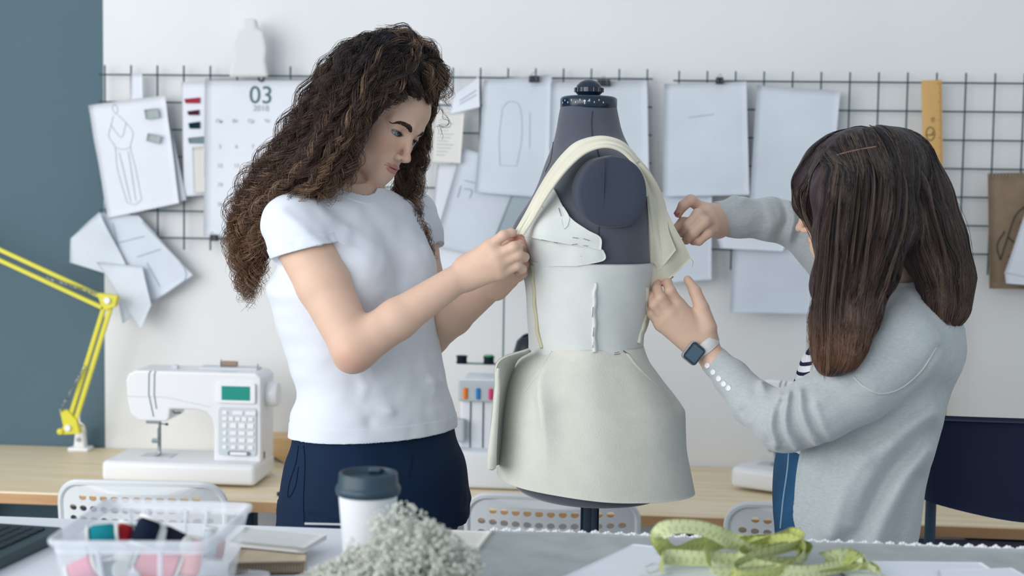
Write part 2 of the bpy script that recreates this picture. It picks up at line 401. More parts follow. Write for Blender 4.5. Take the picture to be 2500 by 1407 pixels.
# ------------------------------------------------------------------ papers on the grids
m_paper = mat('white_paper', '#e2e7f0', .8, .2, var=.05, scale=6)
m_paper2 = mat('blue_white_paper', '#d6dee9', .8, .2, var=.06, scale=8)
m_cream = mat('cream_paper', '#e2e2dd', .8, .2, var=.05, scale=9)
m_greyp = mat('grey_paper', '#a9b7bf', .8, .2, var=.1, scale=6)
m_pencil = mat('pencil_grey', '#b3bcc8', .8, .1)
m_pencild = mat('pencil_dark', '#6f7c88', .8, .1)
def quad(tl, tr, br, bl, Y, nu=14, nv=18, wob=.004, seed=0, curl=0, curlx=0):
    tl, tr, br, bl = (WY(p[0], p[1], Y) for p in (tl, tr, br, bl)); P = np.zeros((nu, nv, 3)); r = np.random.default_rng(seed)
    for i in range(nu):
        for j in range(nv):
            u, v = i/(nu-1), j/(nv-1); p = (tl*(1-u)+tr*u)*(1-v)+(bl*(1-u)+br*u)*v
            P[i, j] = p; P[i, j, 1] -= curl*v**3+curlx*(u-.5)**2*4*v
    P[..., 1] += vnoise(P.reshape(-1, 3), 14, seed).reshape(nu, nv)*wob
    return P
def paper(name, label, cat, c, Y, m=m_paper, group=None, **kw):
    P = quad(*c, Y, **kw); o = sheet(name, P, .0012, m, label=label, cat=cat, group=group); return o, P
def strokes(name, P, lines, m, parent, r=.0012, off=.0016):     # pencil lines in the sheet's own (u,v)
    b = MB(); nu, nv = P.shape[:2]
    def at(u, v):
        x = min(max(u, 0), 1)*(nu-1); y = min(max(v, 0), 1)*(nv-1); i = min(int(x), nu-2); j = min(int(y), nv-2); fx, fy = x-i, y-j
        return (P[i, j]*(1-fx)+P[i+1, j]*fx)*(1-fy)+(P[i, j+1]*(1-fx)+P[i+1, j+1]*fx)*fy+np.array([0, -off, 0])
    for l in lines:
        q = cr(l, max(4, 5*len(l))) if len(l) > 2 else np.array(l); b.tube([at(*p) for p in q], r, 4)
    return b.build(name, m, parent)
# calendar
cal, P = paper('wall_calendar', 'white wall calendar page reading 03 2018, hanging behind the curly hair', 'calendar', ((500, 197), (778, 194), (778, 585), (497, 577)), 3.972, wob=.001)
def calpos(px, py): return WY(px, py, 3.970)
ez = np.array([0, -1, 0]); ex = WY(700, 200, 3.97)-WY(500, 197, 3.97); ex /= np.linalg.norm(ex)
m_ink = mat('calendar_ink', '#53717c', .7, .2); m_inkl = mat('calendar_ink_light', '#a4b1bb', .7, .2)
text_mesh('month_number', '03', .071, calpos(637, 234), ex, ez, m_ink, cal)
text_mesh('year_number', '2018', .024, calpos(637, 265), ex, ez, m_inkl, cal)
for i, dn in enumerate(('Пн', 'Вт', 'Ср', 'Чт', 'Пт')): text_mesh('weekday_name', dn, .015, calpos(535+39*i, 296), ex, ez, m_inkl, cal)
for r_, row in enumerate(((5, 6, 7), (12, 13, 14), (19, 20), (26,))):
    for i, n in enumerate(row): text_mesh('day_number', str(n), .016, calpos(537+40*i, 358+47*r_), ex, ez, m_inkl, cal)
b = MB()
for k in range(52):
    a = calpos(503+5.25*k, 193.5); b.tube([a+(0, 0, -.004), a+(0, -.003, 0), a+(0, 0, .004), a+(0, .003, 0)], .0007, 4, closed=True)
b.build('binding', m_steel, cal)
hk = cr([calpos(632, 190), calpos(634, 197)+(0, -.004, 0), calpos(642, 198)+(0, -.004, 0), calpos(646, 188)], 12); MB().tube(hk, .0022, 6).build('hook', m_navy, cal)
# swatch card
sw, P = paper('swatch_card', 'narrow card of fabric swatches, red to grey, beside the calendar', 'swatch card', ((443, 200), (503, 200), (503, 476), (449, 480)), 3.978, wob=.002)
for (c, x0, y0, x1, y1) in (('#a13444', 450, 238, 488, 252), ('#4c2438', 457, 268, 486, 281), ('#12303e', 460, 297, 488, 314), ('#75878f', 459, 333, 501, 350)):
    sheet('fabric_swatch', quad((x0, y0+4), (x1, y0), (x1, y1), (x0+3, y1), 3.9735, 6, 5, .001, x0), .0016, mat('swatch'+c, c, .9, .1), sw)
sheet('lace_swatch', quad((470, 360), (500, 358), (500, 470), (474, 472), 3.9735, 6, 10, .002, 5), .0014, mat('lace', '#d9d8d3', .9, .1), sw)
# folded fashion sketch
sk, P = paper('fashion_sketch', 'folded white sheets with a pencilled dress figure, overlapping the grey wall', 'sketch', ((214, 257), (402, 232), (437, 496), (262, 533)), 3.958, wob=.005, seed=3)
sheet('back_sheet', quad((330, 248), (404, 240), (455, 488), (400, 505), 3.975, 8, 10, .004, 4), .0012, m_paper2, sk)
sheet('paper_strip', quad((320, 180), (347, 180), (349, 246), (318, 246), 3.975, 5, 6, .002, 4), .0012, m_paper, sk)
dress = [[(.3, .12), (.25, .2), (.2, .3), (.26, .4), (.24, .6), (.3, .9)], [(.36, .12), (.45, .2), (.52, .3), (.46, .42), (.48, .6), (.5, .9)], [(.25, .2), (.36, .32), (.45, .2)], [(.26, .4), (.36, .43), (.46, .42)], [(.3, .45), (.35, .9)], [(.42, .45), (.42, .9)], [(.3, .06), (.33, .02), (.37, .06), (.34, .11), (.3, .06)], [(.3, .9), (.4, .93), (.5, .9)]]
strokes('pencil_drawing', P, dress, m_pencil, sk, .0008)
for a in (((352, 268), (385, 264), (389, 287), (356, 292)), ((361, 325), (394, 332), (388, 352), (357, 344))):
    sheet('grey_swatch', quad(*a, 3.9495, 4, 4, .0005, 1), .0016, mat('grey_swatch', '#a5b0b2', .9, .1), sk)
# crumpled pattern paper
V = []; F = []
for c, Y, s, n in ((((240, 520), (337, 527), (470, 672), (300, 790)), 3.972, 8, 16), (((172, 582), (246, 518), (330, 690), (168, 641)), 3.955, 9, 14), (((232, 640), (345, 652), (368, 745), (343, 805)), 3.935, 10, 14)):
    v, f = grid_sheet(quad(*c, Y, n, n, .012, s), .0012); F.append(f+len(np.concatenate(V)) if V else f); V.append(v)
pp = link('pattern_paper', fast_mesh('pattern_paper', np.concatenate(V), np.concatenate(F)), m_paper2, None, True, label='crumpled pattern paper hanging below the folded fashion sketch, above the yellow lamp', cat='paper')
P = quad((240, 520), (337, 527), (470, 672), (300, 790), 3.972, 16, 16, .012, 8)
strokes('pattern_line', P, [[(.2, .3), (.8, .3)], [(.3, .1), (.25, .5), (.3, .9)], [(.5, .5), (.9, .52)], [(.6, .6), (.6, .9)], [(.96, .1), (.95, .95), (.3, .97)]], m_pencil, pp, .001, .003)
# the sheets in the middle and to the right
GP = 'sketch papers clipped to the wire grids'
note, P = paper('note_card', 'small cream note card with lines of writing beside the curls at her brow', 'note', ((1062, 274), (1133, 276), (1124, 399), (1052, 395)), 3.955, m_cream, wob=.001, seed=2)
strokes('writing', P, [[(.15, y), (.15+.6*((i*37 % 10)/20+.5), y)] for i, y in enumerate(np.arange(.15, .9, .07))], m_pencil, note, .0009)
sh = [
 ('large drawing sheet hanging between the curly-haired woman and the dress form', ((1182, 196), (1347, 182), (1338, 484), (1160, 470)), 3.968, m_paper2, 11),
 ('small tilted scrap of printed paper above the cream note card', ((1105, 232), (1168, 186), (1172, 262), (1098, 280)), 3.96, m_paper, 12),
 ('tilted drawing sheet with a dark title, under the large drawing sheet', ((1128, 362), (1350, 420), (1300, 655), (1058, 600)), 3.975, m_paper2, 13),
 ('plain sheet hanging lowest beside the long curls at her chest', ((1068, 402), (1152, 396), (1160, 660), (1040, 660)), 3.982, m_paper, 14),
 ('wide white sheet directly behind the neck of the dress form', ((1345, 202), (1580, 196), (1587, 600), (1335, 600)), 3.972, m_paper2, 15),
 ('white sheet with a clip on top, right of the dress form shoulder', ((1622, 205), (1822, 199), (1829, 476), (1618, 480)), 3.966, m_paper2, 16),
 ('white sheet with a slanted right side, above the outstretched grey sleeve', ((1848, 208), (2052, 222), (2022, 540), (1830, 490)), 3.968, m_paper2, 17),
 ('white sheet mostly hidden behind the cream cloth and the reaching hand', ((1590, 470), (1738, 475), (1736, 682), (1600, 692)), 3.975, m_paper2, 18),
 ('lowest white sheet below the outstretched grey sleeve', ((1790, 604), (1986, 600), (1982, 766), (1781, 762)), 3.972, m_paper2, 19),
 ('strip of white paper peeking out just under the grey sleeve', ((1745, 560), (1930, 568), (1910, 614), (1758, 606)), 3.960, m_paper, 20)]
PP = []
for lb, c, Y, mm, s in sh:
    o, P = paper('drawing_sheet', lb, 'paper', c, Y, mm, GP, seed=s, wob=.004, curl=.012); PP.append((o, P))
strokes('pencil_drawing', PP[0][1], [[(.3, .25), (.4, .2), (.55, .25), (.6, .5), (.55, .75)], [(.3, .25), (.28, .5), (.32, .75)], [(.32, .75), (.55, .75)], [(.7, .3), (.72, .6)], [(.7, .08), (.9, .08)]], m_pencil, PP[0][0], .0006)
strokes('printed_line', PP[1][1], [[(.3, .5), (.9, .4)], [(.3, .65), (.9, .55)]], m_pencil, PP[1][0], .0012)
strokes('title', PP[2][1], [[(.12, .3), (.26, .3)], [(.14, .38), (.22, .38), (.22, .46)], [(.1, .36), (.1, .48)]], m_pencil, PP[2][0], .0015)
strokes('pencil_drawing', PP[5][1], [[(.3, .3), (.6, .28)]], m_pencil, PP[5][0], .0009)
o, P = paper('grey_sheet', 'grey shaded sheet slanting behind the bust of the dress form', 'paper', ((1248, 478), (1345, 484), (1340, 620), (1195, 610)), 3.955, m_greyp, seed=22)
# clips
def clip(px, py, label, w=.03):
    p = WY(px, py, 3.955); t = thing('binder_clip', label, 'clip', p, 'binder clips on the wire grids')
    MB().prism([(-w/2, -.009), (w/2, -.009), (w/2*.9, .009), (-w/2*.9, .009)], p, (1, 0, 0), (0, 0, 1), (0, 1, 0), -.007, .012).build('spring_body', m_black, t, bevel=.001)
    for s in (-1, 1): MB().tube([p+(s*w*.25, -.008, -.006), p+(s*w*.2, -.014, .012), p+(0, -.014, .018)], .001, 6).build('wire_handle', m_steel, t)
clip(1304, 193, 'small black binder clip on the large drawing sheet'); clip(1474, 203, 'big black binder clip just above the knob of the dress form', .04)
clip(1757, 197, 'black binder clip on top of the sheet right of the dress form', .022); clip(522, 581, 'black binder clip at the lower corner of the calendar', .022)
# white paper dress pinned up high
pd = [(596, 46), (626, 46), (630, 70), (646, 78), (653, 120), (650, 150), (656, 188), (560, 188), (572, 140), (568, 110), (578, 78), (594, 70)]
c0 = WY(605, 120, 3.95); bm = [((WY(x, y, 3.95)-c0)[0], (WY(x, y, 3.95)-c0)[2]) for x, y in pd]
MB().prism(bm[::-1], c0, (1, 0, 0), (0, 0, 1), (0, 1, 0), -.012, .012).build('paper_dress', mat('plaster_white', '#d9dcdd', .8, .2), smooth=False, bevel=.008, label='small white paper dress standing on top of the calendar', cat='ornament')
# metre ruler
m_ruler = mat('ruler_wood', '#c9a063', .5, .35, col2='#d6ae72', scale=4, stretch=(8, 8, .8))
ra, rb = WY(2274, 196, 3.975), WY(2286, 1028, 3.975); rx = WY(2299, 197, 3.975)-WY(2250, 197, 3.975); rw = np.linalg.norm(rx); rd = rb-ra; rl = np.linalg.norm(rd); rd /= rl; rx -= rd*np.dot(rx, rd); rx /= np.linalg.norm(rx)
ru = thing('ruler', 'long wooden ruler with black markings hanging on the wire grid', 'ruler', rb)
MB().prism([(-rw/2, 0), (rw/2, 0), (rw/2, rl), (-rw/2, rl)], ra, rx, rd, (0, -1, 0), 0, .004).build('blade', m_ruler, ru)
b = MB()
for k in range(int(rl/.005)):
    l = .012 if k % 10 == 0 else (.009 if k % 5 == 0 else .006); q = ra+rd*(.01+.005*k)
    b.box(q+rx*(rw/2-l/2-.001)+np.array([0, -.0042, 0]), (l, .0006, .0009))
b.build('scale_mark', mat('ruler_ink', '#3a3026', .7, .2), ru, kind='stuff')
for k in range(1, 9): text_mesh('number', str(k*10), .014, ra+rd*(.01+.05*k*2)+rx*.002*1+np.array([0, -.0044, 0]), -rd, (0, -1, 0), MATS['ruler_ink'], ru)
q = ra+rd*.148-rx*.006+np.array([0, -.0046, 0]); MB().tube([q+rx*.0115*math.cos(a)+rd*.0185*math.sin(a) for a in np.linspace(0, 2*PI, 28)[:-1]], .0011, 5, closed=True).build('round_emblem', MATS['ruler_ink'], ru)
text_mesh('emblem_letter', 'L', .024, q, -rd, (0, -1, 0), MATS['ruler_ink'], ru)
# sketchbook
m_kraft = mat('kraft', '#8f7c69', .8, .2, var=.12, scale=30)
P = quad((2412, 424), (2600, 420), (2600, 708), (2416, 705), 3.965, 10, 14, .001, 3)
sb = sheet('sketchbook', P, .008, m_kraft, label='brown spiral sketchbook with a drawn figure, hanging on the grid', cat='sketchbook')
fig = [[(.62, .14), (.55, .12), (.5, .17), (.52, .24), (.6, .27), (.66, .2), (.62, .14)], [(.52, .26), (.35, .36), (.24, .55), (.14, .75)], [(.4, .42), (.55, .45), (.7, .4)], [(.24, .55), (.35, .6), (.5, .58), (.6, .62)], [(.3, .65), (.45, .78), (.6, .8)], [(.14, .75), (.1, .62), (.2, .5)], [(.25, .72), (.4, .7), (.5, .85)], [(.55, .3), (.5, .45), (.55, .6), (.5, .9)]]
strokes('ink_drawing', P, fig, mat('ink', '#4a463f', .8, .2), sb, .0016, .006)
b = MB()
for k in range(24):
    a = P[0, 0]*(1-k/23)+P[-1, 0]*(k/23)+np.array([.003, -.004, 0]); b.tube([a+(0, 0, -.008), a+(0, -.004, 0), a+(0, 0, .005), a+(0, .004, 0)], .0008, 4, closed=True)
b.build('spiral', mat('spiral', '#b5b3aa', .5, .4), sb)
V = quad((2520, 470), (2580, 480), (2570, 700), (2452, 668), 3.93, 12, 14, .004, 7); V2 = quad((2453, 664), (2570, 690), (2572, 702), (2456, 692), 3.915, 12, 5, .003, 9)
a1, f1 = grid_sheet(V, .0012); a2, f2 = grid_sheet(V2, .0012)
link('curled_sheet', fast_mesh('curled_sheet', np.concatenate([a1, a2]), np.concatenate([f1, f2+len(a1)])), m_paper, None, True, label='white sheet with a curled bottom edge, in front of the brown sketchbook', cat='paper')
# ================================================================== things on the desk
def dup(root, loc, rz=0, label=None, group=None):
    r = root.copy(); COL.objects.link(r); r.location = Vector(loc); r.rotation_euler = (0, 0, rz)
    if label: r['label'] = label
    if group: r['group'] = group
    def rec(src, dst):
        for ch in [c for c in list(COL.objects) if c.parent == src]:
            c = ch.copy(); COL.objects.link(c); mi = ch.matrix_parent_inverse.copy(); c.parent = dst; c.matrix_parent_inverse = mi; rec(ch, c)
    rec(root, r); return r
# yellow lamp
m_yel = mat('yellow_paint', '#dcd545', .4, .4); m_whp = mat('white_plastic', '#e9ecef', .35, .45)
LY = 3.88
def L(px, py): return WY(px, py, LY)
lp = thing('desk_lamp', 'yellow jointed desk lamp with a white foot on the back desk', 'lamp', WZ(197, 1102, ZD))
c = WZ(197, 1100, ZD); LYc = c[1]
MB().box(c+(0, 0, .006), (.062, .05, .012), bev=.004).box(c+(0, 0, .04), (.034, .03, .065), taper=.7, bev=.004).build('foot', m_whp, lp, smooth=True)
MB().lathe(c+(0, -.018, .035), [(.006, -.002), (.006, .002)], 12, (0, 1, 0)).build('screw', m_steel, lp)
def rods(name, a, b, off, r=.0058):
    a, b = L(*a), L(*b); d = b-a; d /= np.linalg.norm(d); n = np.cross(d, (0, 1, 0)); bb = MB()
    for s in (-1, 1):
        u, v = a+n*off*s, b+n*off*s; w = np.cross(d, n); R = np.stack([d, n, w], 1); bb.box((u+v)/2, (np.linalg.norm(v-u), r*2, r*2), R=R, bev=.001)
    bb.build(name, m_yel, lp)
rods('lower_arm', (176, 1030), (264, 745), .0095); rods('upper_arm', (258, 742), (-200, 530), .014)
def plate(name, pts, t, mm): MB().prism([((L(*p)-L(0, 0))[0], (L(*p)-L(0, 0))[2]) for p in pts], L(0, 0), (1, 0, 0), (0, 0, 1), (0, 1, 0), -t, t).build(name, mm, lp, bevel=.001)
plate('shoulder_joint', [(150, 1002), (168, 1000), (190, 1025), (198, 1058), (152, 1060), (158, 1038)], .012, m_yel)
plate('elbow_joint', [(240, 715), (290, 722), (284, 748), (262, 757), (250, 745)], .012, m_yel)
for q in ((171, 1043), (267, 733)): MB().lathe(L(*q), [(.009, -.02), (.009, .02)], 16, (0, 1, 0)).build('pivot', m_whp, lp)
MB().lathe(L(152, 1052), [(.004, -.02), (.009, -.018), (.009, .018), (.004, .02)], 12, (0, 1, 0)).build('knob', m_yel, lp)
def spring(a, b):
    a, b = L(*a)+np.array([0, -.016, 0]), L(*b)+np.array([0, -.016, 0]); t = np.linspace(0, 1, 260); d = b-a; d /= np.linalg.norm(d); n = np.cross(d, (0, 1, 0)); w = np.cross(d, n)
    P = a+(b-a)*t[:, None]+.0045*(np.cos(t*60*PI)[:, None]*n+np.sin(t*60*PI)[:, None]*w); MB().tube(P, .0011, 4).build('spring', m_steel, lp)
spring((152, 1003), (213, 893)); spring((118, 678), (240, 716))
hd = L(-200, 530); MB().lathe(hd+np.array([-.02, 0, -.02]), [(.02, .07), (.035, .03), (.05, -.01), (.085, -.1), (.083, -.1), (.048, -.01), (.018, .065)], 32, (.35, 0, 1), cap=False).build('lamp_shade', m_yel, lp, smooth=True)
MB().tube(cr([c+(.012, .01, .05), L(205, 1040), L(194, 1010), L(230, 860)+(0, .01, 0)], 20), .0022, 6).build('cord', m_whp, lp)
# sewing machine ----------------------------------------------------------
m_mach = mat('machine_white', '#e8eaed', .35, .45, coat=.1); m_mgrey = mat('machine_grey', '#ccd2d8', .4, .4); m_lcd = mat('lcd_green', '#0d8f83', .3, .5); m_btn = mat('button_white', '#eef0f4', .4, .4); m_line = mat('slot_dark', '#7b8b90', .6, .3)
def machine(o, label, dn=0):
    t = thing('sewing_machine', label, 'sewing machine', o, 'sewing machines on the desk'); O = np.asarray(o, float)
    MB().box(O+(0, .10, .036), (.415, .20, .056), bev=.014, seg=4).box(O+(0, .10, .014), (.375, .17, .014), bev=.004).build('bed', m_mach, t, smooth=True)
    prof = [(-.158, .215), (-.150, .180), (-.125, .162), (-.052, .162), (-.043, .170), (-.040, .196), (.03, .196), (.058, .190), (.072, .176), (.078, .15), (.078, .058), (.2065, .058), (.2065, .285), (.192, .298), (-.135, .298), (-.155, .288), (-.162, .27)]
    b = MB().prism(prof, O+(0, .125, 0), (1, 0, 0), (0, 0, 1), (0, 1, 0), -.065, .065).build('body', m_mach, t, smooth=False, bevel=.009); b.modifiers['bevel'].segments = 4
    MB().lathe(O+(.2065, .125, .235), [(.032, 0), (.034, .006), (.034, .022), (.030, .030)], 36, (1, 0, 0)).build('handwheel', m_mach, t, smooth=True)
    s = MB().prism([(x, z) for x, z in rrect(.105, .054, .006)], O+(.140, .058, .245), (1, 0, 0), (0, 0, 1), (0, -1, 0), 0, .006).build('screen_bezel', m_btn, t, bevel=.0015)
    MB().box(O+(.140, .0515, .245), (.076, .002, .037)).build('screen', m_lcd, s, label='green display screen')
    k = MB().prism([(x, z) for x, z in rrect(.103, .128, .008)], O+(.143, .0595, .142), (1, 0, 0), (0, 0, 1), (0, -1, 0), 0, .004).build('keypad', m_mgrey, t, bevel=.001)
    for r_, (ws, zs) in enumerate((((.014, .03, .03), .192), ((.014,)*5, .176), ((.012, .018, .018, .018), .158), ((.01, .018, .018, .018), .138), ((.01, .018, .018, .018), .119), ((.012, .014, .016, .014), .100))):
        n = len(ws); xs = np.linspace(-.04, .04, n)
        for w, x in zip(ws, xs): MB().box(O+(.145+x*.88, .0545, zs), (w*.9, .004, .010 if r_ != 2 else .013), bev=.001).build('button', m_btn, k)
    MB().prism(rrect(.06, .011, .005), O+(.148, .0555, .084), (1, 0, 0), (0, 0, 1), (0, -1, 0), 0, .004).build('selector_bar', m_line, k)
    MB().box(O+(.148, .0505, .084), (.045, .003, .008), bev=.001).build('button', m_btn, k)
    for pts in ([(-.093, .298), (-.098, .290), (-.099, .235), (-.086, .175)], [(-.080, .298), (-.083, .290), (-.084, .235), (-.078, .196)]):
        MB().tube([O+(x, .0588, z) for x, z in pts], .0012, 6).build('thread_slot', m_line, t)
    MB().tube([O+(x, .0588, z) for x, z in ((-.16, .228), (-.05, .228), (.07, .205))], .0007, 5).build('seam_line', m_mgrey, t)
    MB().tube([O+(-.083+dn, .10, .17), O+(-.083+dn, .10, .07)], .004, 8).tube([O+(-.083+dn, .085, .14), O+(-.083+dn, .085, .09)], .0012, 6).box(O+(-.098+dn, .095, .155), (.04, .012, .010), bev=.002).box(O+(-.09+dn, .088, .105), (.02, .012, .012), bev=.002).build('needle_bar', m_steel, t)
    MB().box(O+(-.083+dn, .085, .071), (.014, .026, .003), bev=.001).box(O+(-.083+dn, .095, .080), (.008, .006, .018), bev=.001).build('presser_foot', m_steel, t)
    MB().tube([O+(-.083+dn, .098, .150), O+(-.062+dn, .09, .150)], .0014, 6).lathe(O+(-.060+dn, .09, .150), [(.0035, -.003), (.0035, .003)], 10, (1, 0, 0)).build('clamp_screw', m_navy, t)
    MB().box(O+(-.083+dn, .09, .0648), (.085, .06, .0016), bev=.0005).build('needle_plate', m_mgrey, t)
    MB().tube([O+(-.036, .07, .190), O+(-.030, .062, .186), O+(-.012, .062, .187)], .002, 6).build('reverse_lever', m_black, t)
    sp = MB().lathe(O+(.075, .13, .313), [(.012, 0), (.012, .002), (.0015, .002), (.0015, .052)], 18, (1, 0, 0)).build('spool_pin', m_mach, t)
    MB().lathe(O+(.080, .13, .313), [(.0065, 0), (.0075, .004), (.0075, .038), (.0065, .042)], 16, (1, 0, 0)).build('thread', mat('thread_brown', '#9c8577', .8, .2), sp)
    MB().box(O+(-.045, .12, .302), (.016, .02, .010), bev=.003).box(O+(.10, .14, .300), (.16, .05, .008), bev=.003).build('thread_guide', m_mgrey, t); MB().tube([O+(.178, .13, .298), O+(.178, .13, .315)], .0015, 6).build('bobbin_pin', m_steel, t)
    MB().box(O+(.2073, .09, .075), (.002, .006, .018)).build('power_switch', m_navy, t)
    return t
sm = machine(tuple(WZ(434, 1190, ZD)), 'white computerised sewing machine with a green screen on the desk beside the yellow lamp')
p2 = WZ(1962, 1222, ZD); sm2 = machine(tuple(p2), 'white sewing machine half hidden behind the woman in the grey cardigan', -.036); sm2.rotation_euler = (0, 0, math.radians(-28))
a = WZ(652, 1140, ZD)+(0, 0, .012)
cd = thing('power_cord', 'thin grey cord with a black plug at the side of the sewing machine', 'cord', a)
MB().tube(cr([WZ(641, 1132, ZD)+(0, 0, .03), WZ(662, 1136, ZD)+(0, 0, .022), WZ(690, 1142, ZD)+(0, 0, .012), WZ(740, 1150, ZD)+(0, 0, .003), WZ(860, 1150, ZD)+(0, 0, .003)], 24), .0018, 6).build('cable', m_line, cd)
MB().tube([WZ(662, 1135, ZD)+(0, 0, .022), WZ(688, 1141, ZD)+(0, 0, .013)], [.005, .003], 8).build('plug', m_black, cd)
MB().tube(cr([WZ(646, 1146, ZD)+(0, 0, .02), WZ(665, 1160, ZD)+(0, 0, .002), WZ(700, 1158, ZD)+(0, 0, .002)], 14), .0014, 6).build('thin_wire', m_whp, cd)
t = thing('screwdriver', 'tiny dark tool lying near the front edge of the desk', 'tool', WZ(690, 1210, ZD)+(0, 0, .004))
MB().lathe(WZ(676, 1212, ZD)+(0, 0, .006), [(.004, 0), (.006, .004), (.005, .014), (.003, .018)], 12, (1, .1, 0)).build('handle', m_navy, t); MB().tube([WZ(690, 1211, ZD)+(0, 0, .006), WZ(712, 1207, ZD)+(0, 0, .006)], .0015, 6).build('shaft', m_steel, t)
# low wooden box behind the curly-haired woman
wa = WZ(664, 1108, ZD); wb = WZ(1128, 1108, ZD)
MB().box(((wa[0]+wb[0])/2, 3.93, ZD+.036), (wb[0]-wa[0], .10, .072), bev=.004).build('wooden_box', mat('box_wood', '#e3c293', .55, .3, col2='#d4ad7a', scale=4, stretch=(1, 8, 8)), label='low wooden box standing at the back of the desk behind the curly-haired woman', cat='box')
# overlocker
o = WZ(1175, 1200, ZD); sg = thing('overlocker', 'white overlock machine with orange, blue and pink tension dials, between the two figures', 'sewing machine', o)
m_sg = mat('overlocker_white', '#dde2e8', .4, .4); m_sgg = mat('overlocker_grey', '#b9c1c8', .4, .4)
MB().box(o+(0, .14, .052), (.30, .25, .10), bev=.012, seg=3).build('base', m_sg, sg, smooth=True)
MB().box(o+(.03, .15, .185), (.20, .15, .20), bev=.012, seg=3).build('body', m_sg, sg, smooth=True)
MB().box(o+(.03, .066, .255), (.205, .02, .055), bev=.006).build('dial_panel', m_sgg, sg)
for i, cc in enumerate(('#e07d2a', '#2f7fc0', '#d63a72', '#e8d24a')):
    x = -.052+.034*i
    MB().lathe(o+(x, .056, .237), [(.004, -.002), (.0062, 0), (.0062, .026), (.004, .028)], 14, (0, 0, 1)).build('tension_dial', mat('dial'+cc, cc, .4, .4), sg)
    MB().box(o+(x+.012, .0735, .16), (.0022, .003, .13)).build('thread_slot', m_navy, sg)
MB().box(o+(-.07, .07, .15), (.035, .05, .06), bev=.006).build('needle_head', m_sgg, sg); MB().tube([o+(-.075, .05, .13), o+(-.075, .05, .10)], .003, 8).build('needle_bar', m_steel, sg)
MB().lathe(o+(-.105, .10, .17), [(.02, 0), (.022, .004), (.022, .016)], 24, (-1, 0, 0)).build('handwheel', m_sgg, sg)
MB().tube([o+(.028, .26, .10), o+(.028, .26, .55)], .0028, 8).tube([o+(-.10, .26, .305), o+(.12, .26, .305)], .003, 8).box(o+(.01, .26, .545), (.20, .012, .004)).build('thread_stand', m_line, sg)
for x, cc in ((-.088, '#13202c'), (-.012, '#15282d'), (.07, '#e6e8ea')):
    MB().lathe(o+(x, .26, .305), [(.016, 0), (.016, .003), (.0145, .003), (.0145, .018), (.016, .018), (.016, .021)], 22).build('thread_spool_top', mat('cone'+cc, cc, .8, .2), sg)
MB().lathe(o+(-.012, .26, .326), [(.013, 0), (.013, .004)], 16).build('cone_tip', mat('tip_green', '#4fae7c', .6, .3), sg)
# black task lamp peeking out behind the waist of the dress
q = WZ(1415, 1180, ZD); tl = thing('task_lamp', 'black desk lamp whose shade peeks out behind the waist of the dress', 'lamp', q)
MB().lathe(q, [(.07, 0), (.07, .012), (.02, .02)], 28).build('base', m_black, tl, smooth=True); MB().tube(cr([q+(0, 0, .01), q+(-.02, .02, .18), q+(-.10, .0, .31)], 16), .006, 8).build('stem', m_black, tl)
MB().lathe(WY(1300, 868, q[1]), [(.012, .06), (.03, .05), (.052, .015), (.06, -.03), (.057, -.03), (.028, .045)], 30, (-.3, -.2, 1), cap=False).build('lamp_shade', m_black, tl, smooth=True)
# ------------------------------------------------------------------ perforated chairs
m_chair = mat('chair_plastic', '#dbe0e3', .4, .4); m_leg = mat('chair_leg', '#c3c9ce', .35, .5, metal=.3)
def perforated_back(w, h, nx, nz, s, r, bend):
    bm = bmesh.new(); out = [bm.verts.new((x, 0, z)) for x, z in rrect(w, h, .055, 8)]
    gw, gh = nx*s, nz*s; z1 = h/2-.022; z0 = z1-gh; n = 12
    skip = {(0, nz-1), (nx-1, nz-1), (0, 0), (nx-1, 0)}
    cache = {}
    def gv(i, j):
        if (i, j) not in cache: cache[(i, j)] = bm.verts.new((-gw/2+i*s, 0, z0+j*s))
        return cache[(i, j)]
    cnt = {}
    for i in range(nx):
        for j in range(nz):
            if (i, j) in skip: continue
            cx, cz = -gw/2+(i+.5)*s, z0+(j+.5)*s; co = [gv(i, j), gv(i+1, j), gv(i+1, j+1), gv(i, j+1)]
            ri = [bm.verts.new((cx+r*math.cos(math.radians(225+90*k+30*l)), 0, cz+r*.8*math.sin(math.radians(225+90*k+30*l)))) for k in range(4) for l in range(3)]
            for k in range(4):
                a, b = co[k], co[(k+1) % 4]; v = [ri[(3*k+l) % 12] for l in range(4)]
                bm.faces.new([a, b, v[2], v[1]]); bm.faces.new([a, v[1], v[0]]); bm.faces.new([b, v[3], v[2]])
            for e in ((0, 1), (1, 2), (2, 3), (3, 0)):
                key = frozenset((co[e[0]], co[e[1]])); cnt[key] = cnt.get(key, 0)+1
    edges = [bm.edges.new((out[k], out[(k+1) % len(out)])) for k in range(len(out))]
    for key, c_ in cnt.items():
        if c_ == 1: edges.append(bm.edges.get(tuple(key)))
    bmesh.ops.triangle_fill(bm, edges=edges, use_beauty=True)
    bmesh.ops.recalc_face_normals(bm, faces=bm.faces)
    r_ = bmesh.ops.solidify(bm, geom=list(bm.faces), thickness=.005)
    for v in bm.verts: v.co.y += bend*(v.co.x/(w/2))**2
    bm.verts.index_update(); V = [np.array(v.co) for v in bm.verts]; F = [[v.index for v in f.verts] for f in bm.faces]; bm.free(); return V, F
